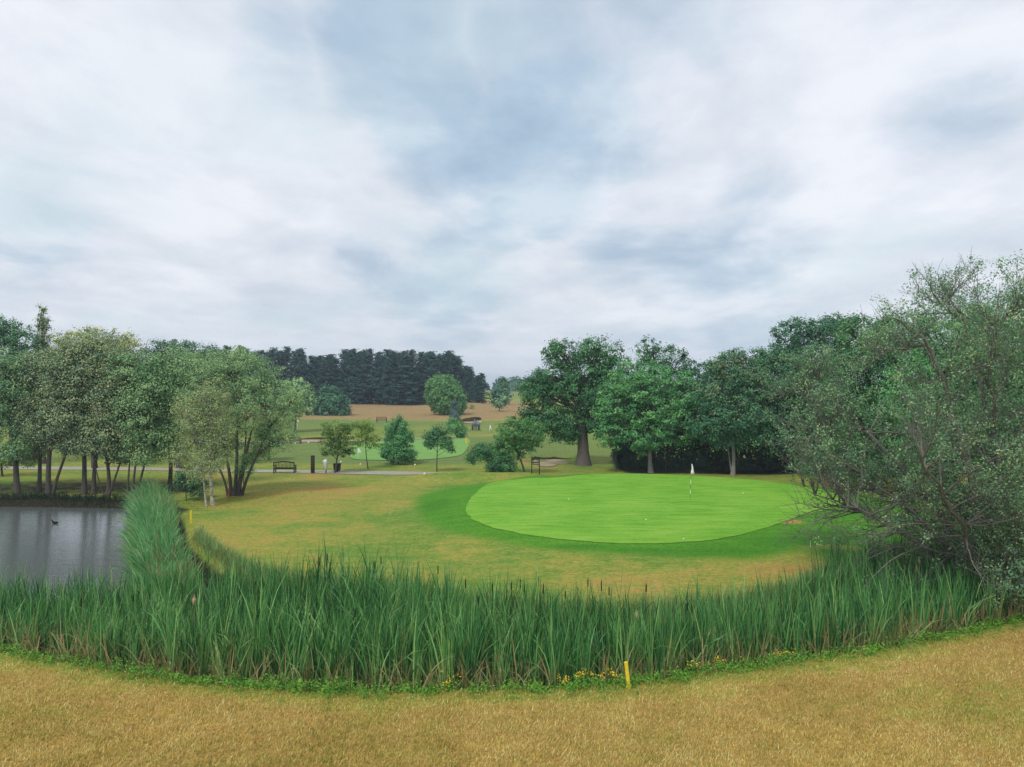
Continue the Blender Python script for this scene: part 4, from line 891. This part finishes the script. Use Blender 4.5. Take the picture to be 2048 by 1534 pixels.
def bank_tufts():
    rng = np.random.default_rng(19); n = 9000; x = rng.uniform(-62, -22, n)
    y = np.interp(x, [-85, -62, -45, -32, -24.5, -20], [50, 52, 50.3, 50, 49.2, 45])+.25+rng.normal(size=n)*.45+.35*vn(x, x*0, 1.5, 88); z = height(x, y); k = z > -.85; x, y, z = x[k], y[k], z[k]; n = len(x)
    V, F, T = blades(np.column_stack([x, y, z-.02]), rng.uniform(.12, .5, n), rng.uniform(.02, .045, n), np.abs(rng.normal(.3, .3, n)), rng.normal(-1.57, .9, n), np.abs(rng.normal(.8, .5, n)), np.clip(rng.normal(.2, .2, n), 0, 1), rng, segs=3)
    tag(mk('bank_grass', V, F, M['lf_hedge'], tint=T), 'rank grass hanging over the far pond bank, its shade painted dark', kind='stuff')  # dark needle colours give these tufts the shade of the bank
bank_tufts()
def build_weeds():
    rng = np.random.default_rng(8)
    n = 2300; x = rng.uniform(-22, 22, n); den = .5+.5*vn(x, x*0+1, 2.1, 15); k = rng.random(n) < .35+.65*np.clip(den, 0, 1); x = x[k]
    y = near_y(x)+rng.normal(.28, .24, len(x)); n = len(x); z = height(x, y); hh = rng.uniform(.06, .34, n)*(1+.4*vn(x, y, .8, 16))
    per = 20; idx = np.repeat(np.arange(n), per); u = rng.random(len(idx)); a = rng.uniform(0, 6.28, len(idx)); rr = .03+.11*rng.random(len(idx))
    P = np.column_stack([x[idx]+np.cos(a)*rr, y[idx]+np.sin(a)*rr, z[idx]+hh[idx]*u+.015])
    N = np.column_stack([np.cos(a)*.5, np.sin(a)*.5, np.full(len(a), .9)])+rng.normal(size=P.shape)*.35
    V, F = leaf_quads(P, N, .030, rng, .5); tv = np.clip(rng.normal(.45, .2, n)[idx]+rng.normal(size=len(idx))*.15, 0, 1)
    tag(mk('low_weeds', V, F, M['weed'], tint=np.repeat(tv, 4)), 'strip of leafy green weeds between the dry lawn and the reeds', kind='stuff')
    # yellow-flowered plants, one by one
    spots = [(884, 1362), (900, 1372), (1128, 1374), (1146, 1372), (1172, 1370), (1192, 1368), (1216, 1367), (1240, 1362), (1386, 1346), (1440, 1335), (1556, 1322), (1576, 1320), (890, 1378)]
    words = {884: 'tall ragwort in the gap left of the long straw stem', 900: 'ragwort right of the tall clump at centre', 890: 'short ragwort at the lawn edge under the tall one', 1128: 'ragwort at the left end of the flowers before the leaning stake',
             1146: 'second ragwort from the left before the leaning stake', 1172: 'third ragwort from the left before the leaning stake', 1192: 'fourth ragwort from the left before the leaning stake', 1216: 'fifth ragwort from the left before the leaning stake', 1240: 'ragwort just left of the leaning yellow stake',
             1386: 'first ragwort to the right of the leaning yellow stake', 1440: 'lone ragwort midway along the right hand weeds', 1556: 'left one of the two farthest right ragworts', 1576: 'ragwort farthest to the right'}
    for i, (px, py) in enumerate(spots):
        X, Y = wpx(px, py); X, Y = X*1.015, Y+.25; zz = hz(X, Y); h = (.75 if px in (884, 900) else rng.uniform(.32, .5))
        r = empty('ragwort_plant', (X, Y, zz), label=words.get(px, 'yellow flowered ragwort among the weeds near the lawn edge'), cat='plant', group='ragwort plants along the front of the reeds')
        k = 6; a = rng.uniform(0, 6.28, k); tips = np.column_stack([np.cos(a)*.12*h/.4, np.sin(a)*.12*h/.4, h*rng.uniform(.75, 1, k)])
        V, F = tubes(np.array([path_line((0, 0, -.03), t_, 5, rng, .04) for t_ in tips]), np.tile(np.linspace(.006, .003, 5), (k, 1)), 4); mk('stem', V, F, M['stem'], r)
        L = np.repeat(tips, 9, 0)*rng.uniform(.2, .9, (k*9, 1))+rng.normal(size=(k*9, 3))*.03; V, F = leaf_quads(L, np.array([[0, 0, 1.]])+rng.normal(size=L.shape)*.4, .035, rng, .35); tag(mk('leaves', V, F, M['weed'], r, tint=np.full(len(V), .4)), kind='stuff')
        fl = np.repeat(tips, 4, 0)+rng.normal(size=(k*4, 3))*np.array([.045, .045, .02]); V, F = leaf_quads(fl, np.array([[0, -.4, 1.]])+rng.normal(size=fl.shape)*.3, .018, rng, .9); tag(mk('flowers', V, F, M['petal'], r), kind='stuff')
build_weeds()

def build_cattails():
    rng = np.random.default_rng(21)
    pts = [(875, 1140, 23.0), (930, 1168, 21.8), (957, 1202, 20.5), (1024, 1172, 21.8), (1040, 1168, 22.0), (1048, 1178, 21.6), (1078, 1166, 21.8), (1086, 1178, 21.4), (1175, 1166, 21.2), (1202, 1172, 21.2), (1218, 1182, 20.9), (1090, 1264, 19.3),
           (1190, 1256, 19.4), (847, 1248, 19.6), (1292, 1176, 21.0), (1294, 1250, 19.5), (378, 1196, 21.8), (392, 1190, 22.0), (408, 1198, 21.6), (300, 1198, 21.8), (266, 1196, 21.9), (162, 1206, 21.8), (480, 1186, 22.0), (1350, 1262, 19.6), (1375, 1212, 20.6), (1385, 1262, 19.6),
           (1500, 1214, 21.2), (1563, 1205, 22), (1648, 1196, 22.8), (1730, 1162, 24.8), (1793, 1100, 27.6), (1812, 1096, 27.6), (1838, 1164, 24.8), (1890, 1120, 27), (640, 1124, 24.2), (655, 1114, 24.4), (748, 1130, 24.0), (762, 1122, 24.2), (700, 1300, 18.9), (540, 1210, 21.4), (575, 1180, 22.4), (1130, 1190, 21.2), (985, 1176, 21.8)]
    for i, (px, py, Y) in enumerate(pts):
        x = pw(px, Y); zb = max(hz(x, Y), -1.0); top = pz(py, Y); L = rng.uniform(.2, .3); h = top-zb; lx = rng.normal()*.05
        r = empty('cattail', (x, Y, zb), label=('dark brown cattail head among the reeds %s' % ('in front of the pond' if px < 500 else 'left of centre, below the fairway' if px < 860 else 'at centre, below the left half of the green' if px < 1130 else 'below the right half of the green' if px < 1480 else 'at the right, towards the big shrub tree')), cat='plant', group='brown cattail heads in the reed bed')
        V, F = tubes(np.array([[(-lx*2, 0, -.05), (-lx, 0, h*.5), (lx*.3, 0, h+.02)]]), np.array([[.011, .009, .005]]), 5); mk('stem', V, F, M['stem'], r)
        V, F = lathe([(.005, -L/2), (.014, -L/2+.02), (.017, 0), (.015, L/2-.02), (.005, L/2), (.003, L/2+.06)], 8, h); V[:, 0] += lx*.2; mk('seed_head', V, F, M['cattail'], r, shade=True)
    for i, (px, py, Y, lab) in enumerate([(1273, 1232, 19.9, 'burst fluffy tan cattail head above the leaning yellow stake'), (1833, 1140, 25.0, 'ragged tan cattail head below the red stake at right'), (1838, 1122, 25.4, 'upper ragged tan cattail head near the red stake'), (1899, 1140, 25.2, 'burst tan cattail head farthest to the right'), (388, 1200, 21.4, 'burst tan cattail head left among dark ones')]):
        x = pw(px, Y); zb = max(hz(x, Y), -1.0); h = pz(py, Y)-zb
        r = empty('cattail', (x, Y, zb), label=lab, cat='plant', group='burst tan cattail heads')
        V, F = tubes(np.array([[(0, 0, -.05), (0.01, 0, h*.5), (0, 0, h+.02)]]), np.array([[.011, .009, .005]]), 5); mk('stem', V, F, M['fluff'], r)
        V, F = lathe([(.006, -.13), (.035, -.09), (.05, 0), (.035, .07), (.02, .12), (.004, .15)], 9, h); V += rng.normal(size=V.shape)*.012; mk('seed_head', V, F, M['fluff'], r)
build_cattails()

def build_lawn_blades():
    rng = np.random.default_rng(3); n = 280000
    s = rng.uniform(1/21.5, 1/11.5, n); y = 1/s; x = rng.uniform(-.98, .98, n)*y
    k = y < near_y(x)+.45; x, y = x[k], y[k]; n = len(x); z = height(x, y)
    h = rng.uniform(.035, .08, n)*(1+.3*vn(x, y, .7, 34)); w = rng.uniform(.006, .012, n)
    a = rng.normal(.5, 1.1, n)+1.2*vn(x, y, .5, 38); f = rng.normal(0, .9, n); ln = np.abs(rng.normal(.45, .5, n))*h
    B = np.column_stack([x, y, z-.004]); wx = np.column_stack([np.cos(f)*w, np.sin(f)*w, np.zeros(n)]); T = B+np.column_stack([np.cos(a)*ln, np.sin(a)*ln, h])
    V = np.stack([B-wx, B+wx, T], 1).reshape(-1, 3)
    edge = np.clip(1-(near_y(x)+.4-y)/1.1, 0, 1)
    tv = .56+.10*vn(x, y, 1.1, 35)+.12*vn(x, y, .3, 36)-.26*np.clip(vn(x, y, 2.6, 31), 0, 1)-.2*(vn(x, y, .8, 39) > .95)-.30*edge+rng.normal(size=n)*.27
    tag(mk('dry_grass', V, np.arange(3*n).reshape(n, 3), M['blade'], tint=np.repeat(np.clip(tv, 0, 1), 3)), 'short sun burnt golden grass of the near lawn', kind='stuff')
build_lawn_blades()
def scraps():
    rng = np.random.default_rng(66); n = 420; y = 1/rng.uniform(1/20, 1/12.5, n); x = rng.uniform(-.78, .78, n)*y; k = y < near_y(x)-.1; x, y = x[k], y[k]
    P = np.column_stack([x, y, height(x, y)+.03]); V, F = leaf_quads(P, np.array([[0, 0, 1.]])+rng.normal(size=P.shape)*.45, .022, rng, .6)
    tag(mk('leaf_scraps', V, F, M['lf_birch'], tint=np.repeat(rng.random(len(P))*.5, 4)), 'small dark dry leaf scraps scattered over the near lawn', kind='stuff')
scraps()
def fallen():
    rng = np.random.default_rng(14); n = 1500; px = rng.normal(430, 110, n); Y = rng.uniform(44, 56, n); x = pw(px, Y); k = sdf(x, Y, POND) < -.3; x, Y = x[k], Y[k]
    z = height(x, Y)+.02; P = np.column_stack([x, Y, z]); V, F = leaf_quads(P, np.array([[0, 0, 1.]])+rng.normal(size=P.shape)*.3, .05, rng)
    tag(mk('fallen_leaves', V, F, M['deadleaf'], tint=np.repeat(rng.random(len(P)), 4)), 'scattered yellow leaves on the grass under the willow and birch', kind='stuff')
fallen()

# ------------------------------------------------------------------ stakes, flags, balls
def stake(px, base_py, top_py, Y, mat, label, lean=0.0, w=.055, zb=None, group=None):
    x = pw(px, Y); z = hz(x, Y) if zb is None else zb; h = pz(top_py, Y)-z
    bm = bmesh.new(); bmesh.ops.create_cube(bm, size=1)
    for v in bm.verts: v.co = Vector((v.co.x*w, v.co.y*w*.6, (v.co.z+.5)*(h+.1)-.1))
    bmesh.ops.bevel(bm, geom=bm.edges[:], offset=w*.12, segments=1, affect='EDGES')
    me = bpy.data.meshes.new('marker_stake'); bm.to_mesh(me); bm.free(); me.materials.append(mat)
    o = bpy.data.objects.new('marker_stake', me); C.objects.link(o); o.location = (x, Y, z); o.rotation_euler = (0, R(lean), 0)
    tag(o, label, 'stake', group)
X, Y = wpx(1258, 1378); stake(1258, 1378, 1323, Y, M['yellow'], 'leaning yellow stake at the edge of the near dry lawn', -6.5, .085)
a = at(382, 1046); stake(382, 1046, 1021, a[1], M['yellow'], 'yellow stake beside the tall reeds left of the fairway', 0, .10)
stake(613, 1140, 1124, 25.9, M['yellow'], 'yellow stake tip showing above the reeds at centre left', 0, .08)
a = at(457, 998); stake(457, 998, 980, a[1], M['red'], 'thin red stake in front of the willow', 0, .07)
stake(1780, 1118, 1088, 28.6, M['red'], 'red stake behind the reeds at the right end of the fairway', 0, .085)
a = at(1621, 1094); stake(1621, 1094, 1086, a[1], M['white'], 'tiny white peg on the grass right of the green', 0, .035)
a = at(933, 888); stake(933, 888, 877, a[1], M['yellow'], 'distant yellow stake beyond the far green', 0, .22)

def flagstick(px, base_py, top_py, label, flag_w, flag_h, striped=True, lean=2.5, r=.011):
    x, Y, z = at(px, base_py); h = pz(top_py, Y)-z
    root = empty('flagstick', (x, Y, z), label=label, cat='flag'); root.rotation_euler = (0, R(lean), 0)
    n = 7 if striped else 1; pole_h = h-flag_h*.15
    for i in range(n):
        V, F = tubes(np.array([[(0, 0, pole_h*i/n), (0, 0, pole_h*(i+1)/n)]]), np.array([[r, r]]), 8, cap=True)
        mk('pole_band', V, F, M['white'] if i % 2 or not striped else M['black'], root)
    g = []
    for i in range(9):          # flag hanging limp in folds
        for j in range(7):
            u, v = i/8, j/6; g.append((flag_w*u*(.35+.65*v**.7)+.004, .05*math.sin(u*7+v*2)*u, h-flag_h*v-.16*u*flag_h*(1-v)))
    F = [(i*7+j, i*7+j+1, i*7+j+8, i*7+j+7) for i in range(8) for j in range(6)]
    o = mk('flag', np.array(g), np.array(F), M['white'], root, shade=True)
    md = o.modifiers.new('cloth', 'SOLIDIFY'); md.thickness = .004
    V, F = lathe([(.054, -.03), (.054, .005), (.048, .005), (.048, -.03)], 14); mk('cup', V, F, M['white'], root)
    return root
flagstick(1380, 998, 927, 'white flag on a black and white banded stick in the near green', .20, .62)
flagstick(716, 916, 896, 'small white flag on the far green between the two saplings', .35, .5, False, 0, .012)
flagstick(595, 858, 838, 'distant white flag behind the pale tree left of the ridge', .3, .6, False, 0, .02)
flagstick(979, 862, 850, 'distant white flag right of the two walkers', .3, .6, False, 4, .02)
for px, py, lab in [(1137, 1000, 'golf ball on the left part of the near green'), (1292, 1041, 'golf ball on the front part of the near green'), (1486, 988, 'golf ball right of the flag on the green'), (1367, 1080, 'golf ball at the front fringe of the green')]:
    x, Y, z = at(px, py); bm = bmesh.new(); bmesh.ops.create_icosphere(bm, subdivisions=3, radius=.032)
    me = bpy.data.meshes.new('golf_ball'); bm.to_mesh(me); bm.free(); me.materials.append(M['white']); me.polygons.foreach_set('use_smooth', [True]*len(me.polygons))
    o = bpy.data.objects.new('golf_ball', me); C.objects.link(o); o.location = (x, Y, z+.05); tag(o, 'white '+lab, 'golf ball', 'golf balls on the near green')
for px, py, lab in [(682, 925, 'round white tee marker just right of the litter bin'), (721, 930, 'round white tee marker left of the slender sapling'), (830, 931, 'round white tee marker right of the dark conical bush'), (849, 949, 'white tee marker at the near edge of the path'), (590, 888, 'white marker below the small brown bench'), (617, 886, 'white marker right of the small brown bench')]:
    x, Y, z = at(px, py); bm = bmesh.new(); bmesh.ops.create_uvsphere(bm, u_segments=12, v_segments=8, radius=.085 if Y < 80 else .11)
    me = bpy.data.meshes.new('tee_marker'); bm.to_mesh(me); bm.free(); me.materials.append(M['white']); me.polygons.foreach_set('use_smooth', [True]*len(me.polygons))
    o = bpy.data.objects.new('tee_marker', me); C.objects.link(o); o.location = (x, Y, z+.06); tag(o, lab, 'tee marker', 'white tee markers')

# ------------------------------------------------------------------ benches, post, bin, sign
def bench(px, base_py, width, label, mat, arched=True, plate=True, hs=1.0):
    x, Y, z = at(px, base_py); w = width
    root = empty('park_bench', (x, Y, z), label=label, cat='bench')
    def P(name, b, m=mat): return mk(name, b[0], b[1], m, root)
    for sx in (-1, 1):
        P('leg', box(sx*(w/2-.05), 0, .31*hs, .09, .09, .62*hs, bev=.008)); P('leg', box(sx*(w/2-.05), .5, .31*hs, .09, .08, .62*hs, bev=.008))
        P('arm_rest', box(sx*(w/2-.05), .24, .645*hs, .10, .62, .05, bev=.008)); P('back_post', box(sx*(w/2-.05), -.02, .78*hs, .08, .07, .32*hs, bev=.006))
    for k in range(5): P('seat_slat', box(0, .09+k*.095, .43*hs, w-.18, .075, .03, bev=.005))
    P('seat_rail', box(0, .03, .38*hs, w-.18, .045, .10, bev=.006)); P('seat_rail', box(0, .5, .385*hs, w-.18, .04, .08, bev=.006))
    # top rail, arched
    n = 17; V, F = [], []
    for i in range(n):
        u = i/(n-1)*2-1; xx = u*(w/2-.05); zz = (.90+(.10*(math.cos(u*math.pi)*.5+.5) if arched else 0))*hs
        for dy, dz in ((-.055, -.045), (-.005, -.045), (-.005, .045), (-.055, .045)): V.append((xx, dy, zz+dz))
    for i in range(n-1):
        for s in range(4): F.append((i*4+s, i*4+(s+1) % 4, i*4+4+(s+1) % 4, i*4+4+s))
    F += [(0, 3, 2, 1), ((n-1)*4, (n-1)*4+1, (n-1)*4+2, (n-1)*4+3)]
    mk('top_rail', np.array(V), np.array(F), mat, root)
    ns = 13 if arched else 0
    for i in range(ns):
        u = (i+1)/(ns+1)*2-1; top = (.90+.10*(math.cos(u*math.pi)*.5+.5))*hs-.04; bot = .43*hs
        P('back_slat', box(u*(w/2-.1), -.03, (top+bot)/2, .042, .022, top-bot))
    if not arched:
        for k in range(2): P('back_slat', box(0, -.03, (.58+.16*k)*hs, w-.1, .025, .08))
    if plate: mk('name_plate', *box(-.1, -.066, .84*hs, .16, .012, .05), M['plate'], root)
bench(568, 946.5, 1.80, 'dark wooden bench with arched slatted back beside the path', M['wood_dark'])
bench(590, 887, 1.35, 'small weathered brown bench on the far fairway path', M['wood_brown'], False, False, .85)
bench(763, 845, 1.9, 'tiny distant brown bench on the slope above the conical bush', M['wood_brown'], False, False, 1.1)

x, Y, z = at(625.5, 946.5)
r = empty('gate_post', (x, Y, z), label='thick square dark timber post right of the dark bench', cat='post')
mk('post', *box(0, 0, .68, .28, .28, 1.56, bev=.015), M['wood_dark'], r); mk('post_cap', *box(0, 0, 1.475, .31, .31, .03, bev=.01), M['wood_dark'], r)
x, Y, z = at(652, 947)
r = empty('covered_ball_washer', (x, Y, z), label='stand with its head wrapped in crumpled white plastic', cat='ball washer')
mk('stand_pole', *tubes(np.array([[(0, 0, -.1), (0, 0, .5)]]), np.array([[.05, .05]]), 10, cap=True), M['black'], r)
mk('collar', *lathe([(.07, .34), (.085, .38), (.07, .44), (.05, .44)], 10), M['plate'], r)
V, F = lathe([(.03, .40), (.09, .43), (.12, .6), (.19, .85), (.22, 1.02), (.15, 1.16), (.05, 1.2), (.001, 1.2)], 14); rr = np.random.default_rng(2); V += rr.normal(size=V.shape)*.028; V[:, 0] += -.06*(V[:, 2]-.4)
mk('plastic_bag', V, F, M['bag'], r)
x, Y, z = at(671, 946)
r = empty('litter_bin', (x+.03, Y+.45, z), label='dark square litter bin standing behind the leaning young tree', cat='bin')
bm = bmesh.new(); bmesh.ops.create_cube(bm, size=1)
for v in bm.verts: s = 1 if v.co.z > 0 else .84; v.co = Vector((v.co.x*.56*s, v.co.y*.5*s, (v.co.z+.5)*.62+.12))
bmesh.ops.bevel(bm, geom=bm.edges[:], offset=.02, segments=2, affect='EDGES'); me = bpy.data.meshes.new('bin_body'); bm.to_mesh(me); bm.free(); me.materials.append(M['black'])
o = bpy.data.objects.new('bin_body', me); C.objects.link(o); o.parent = r
mk('bin_rim', *box(0, 0, .755, .60, .54, .035, bev=.01), M['black'], r); mk('bin_foot', *box(0, 0, .04, .12, .12, .18), M['wood_dark'], r)

x, Y, z = at(1071, 947.5)
r = empty('notice_frame', (x, Y, z), label='dark wooden two post notice frame right of the leaning tree', cat='sign')
for sx in (-1, 1): mk('post', *box(sx*.30, 0, .62, .075, .075, 1.44, bev=.006), M['wood_dark'], r)
mk('top_board', *box(0, -.045, 1.22, .62, .03, .22, bev=.004), M['wood_dark'], r); mk('middle_board', *box(0, -.045, .90, .62, .03, .09, bev=.004), M['wood_dark'], r); mk('lower_board', *box(0, -.045, .76, .62, .03, .07, bev=.004), M['wood_dark'], r)
for k in range(7): mk('carved_slot', *box(-.18+k*.06, -.062, 1.22, .03, .006, .11), M['wood_brown'], r)
V, F = lathe([(.001, 1.36), (.10, 1.35), (.12, 1.33)], 10); mk('top_boss', V, F, M['wood_dark'], r)

# ------------------------------------------------------------------ people and duck
def person(x, Y, label, top, legs_col, stride=.22, scale=1.0, rz=0.0, arm=.25):
    z = hz(x, Y); root = empty('person', (x, Y, z), rz, label=label, cat='person')
    v = [(0, 0, .95), (0, 0, 1.15), (0, 0, 1.40), (0, 0, 1.50), (0, -.02, 1.60), (0, -.02, 1.72),
         (.10, 0, .90), (.11, -stride*.6, .50), (.11, -stride, .09), (.11, -stride-.14, .05),
         (-.10, 0, .90), (-.11, stride*.5, .50), (-.11, stride, .12), (-.11, stride-.12, .05),
         (.19, 0, 1.40), (.25, .04, 1.14), (.24, -arm*.6, .92), (.24, -arm*.6-.03, .84), (-.19, 0, 1.40), (-.25, 0, 1.14), (-.24, -.12, .90), (-.24, -.14, .82)]
    e = [(0, 1), (1, 2), (2, 3), (3, 4), (4, 5), (0, 6), (6, 7), (7, 8), (8, 9), (0, 10), (10, 11), (11, 12), (12, 13), (2, 14), (14, 15), (15, 16), (16, 17), (2, 18), (18, 19), (19, 20), (20, 21)]
    rad = [.15, .14, .17, .06, .095, .085, .095, .065, .045, .04, .095, .065, .045, .04, .07, .05, .038, .04, .07, .05, .038, .04]
    me = bpy.data.meshes.new('body'); me.from_pydata(v, e, []); me.update(); o = bpy.data.objects.new('body', me); C.objects.link(o); o.parent = root
    o.modifiers.new('skin', 'SKIN'); sv = me.skin_vertices[0].data
    for i, q in enumerate(rad): sv[i].radius = (q, q*.8)
    sv[0].use_root = True
    s = o.modifiers.new('sub', 'SUBSURF'); s.levels = 2; s.render_levels = 2
    m, n = newmat('clothing'); tc = n.node('ShaderNodeTexCoord').outputs['Object']; sp = n.node('ShaderNodeSeparateXYZ'); n.l.new(tc, sp.inputs[0])
    c = n.ramp(n.math('DIVIDE', sp.outputs[2], 2.0), [(0, legs_col), (.475, legs_col), (.48, top), (.735, top), (.74, (.42, .26, .19)), (.83, (.42, .26, .19)), (.835, (.03, .025, .02))], 'CONSTANT')
    finish(n, c, .8); me.materials.append(m); root.scale = (scale,)*3; return root
def trolley(x, Y, label, col, rz=0):
    z = hz(x, Y); r = empty('golf_trolley', (x, Y, z), rz, label=label, cat='golf trolley')
    mb = mat_plain('golf_bag_cloth', col, .7, .2, 12)
    V, F = lathe([(.10, .12), (.13, .16), (.14, .6), (.15, .9), (.13, .92), (.001, .90)], 12); V[:, 1] += (V[:, 2]-.12)*.35; mk('golf_bag', V, F, mb, r, shade=True)
    for sx in (-1, 1):
        V, F = tubes(np.array([[(sx*.28+.13*math.cos(t)*0, .13*math.cos(t), .14+.13*math.sin(t)) for t in np.linspace(0, 2*math.pi, 17)]]), np.full((1, 17), .022), 6); mk('wheel', V, F, M['black'], r)
    mk('axle', *tubes(np.array([[(-.28, 0, .14), (.28, 0, .14)]]), np.array([[.015, .015]]), 6), M['black'], r)
    mk('handle', *tubes(np.array([[(0, .05, .14), (0, .42, .95), (0, .62, 1.02)]]), np.full((1, 3), .016), 6), M['black'], r)
    for k in range(4): mk('club', *tubes(np.array([[(-.06+.04*k, .30, .85), (-.08+.05*k, .42, 1.15)]]), np.array([[.008, .02]]), 5), M['black'], r)
Yp = at(951, 862)[1]
person(pw(949.5, Yp), Yp, 'walker in blue grey top, left one of the distant pair', (.16, .21, .27), (.02, .03, .05), .2, 1.02)
person(pw(954.5, Yp), Yp+.2, 'walker in paler grey top, right one of the distant pair', (.25, .30, .36), (.02, .028, .035), -.18, 1.0)
trolley(pw(945, Yp), Yp-.2, 'dark golf trolley left of the distant walkers', (.03, .04, .05)); trolley(pw(958.5, Yp), Yp-.2, 'dark golf trolley right of the distant walkers', (.04, .05, .07))
Yq = 66.5
person(pw(352, Yq), Yq, 'golfer in a blue top half hidden behind the birch leaves', (.10, .16, .32), (.02, .022, .03), .15, .85, 1.2)
trolley(pw(360, Yq), Yq, 'trolley with an orange golf bag half hidden behind the birch', (.55, .14, .04), 1.2)

x, Y, _ = (pw(110, 43.2), 43.2, 0)
r = empty('duck', (x, Y, WATER_Z), R(90), label='small dark duck swimming on the pond', cat='duck')
me = bpy.data.meshes.new('body'); me.from_pydata([(0, -.20, .08), (0, -.1, .05), (0, .05, .05), (0, .14, .09), (0, .17, .19), (0, .20, .22), (0, .27, .21)], [(0, 1), (1, 2), (2, 3), (3, 4), (4, 5), (5, 6)], [])
me.materials.append(M['cattail']); o = bpy.data.objects.new('body', me); C.objects.link(o); o.parent = r; o.modifiers.new('skin', 'SKIN')
for i, q in enumerate([.02, .09, .10, .06, .035, .042, .012]): me.skin_vertices[0].data[i].radius = (q, q*.8)
s = o.modifiers.new('sub', 'SUBSURF'); s.levels = 2; s.render_levels = 2

# ------------------------------------------------------------------ air
bm = bmesh.new(); bmesh.ops.create_cube(bm, size=1)
for v in bm.verts: v.co = Vector((v.co.x*3400, v.co.y*3400, v.co.z*34+13.5))
me = bpy.data.meshes.new('haze'); bm.to_mesh(me); bm.free()
m = bpy.data.materials.new('haze_air'); m.use_nodes = True; n = NT(m.node_tree); out = n.node('ShaderNodeOutputMaterial'); pv = n.node('ShaderNodeVolumePrincipled')
pv.inputs['Color'].default_value = (.72, .84, 1, 1); pv.inputs['Density'].default_value = .00055; pv.inputs['Anisotropy'].default_value = .2
n.l.new(pv.outputs[0], out.inputs['Volume']); me.materials.append(m)
HAZE = True
if HAZE:
    hzo = bpy.data.objects.new('haze', me); C.objects.link(hzo); tag(hzo, 'thin bluish summer haze', kind='stuff')
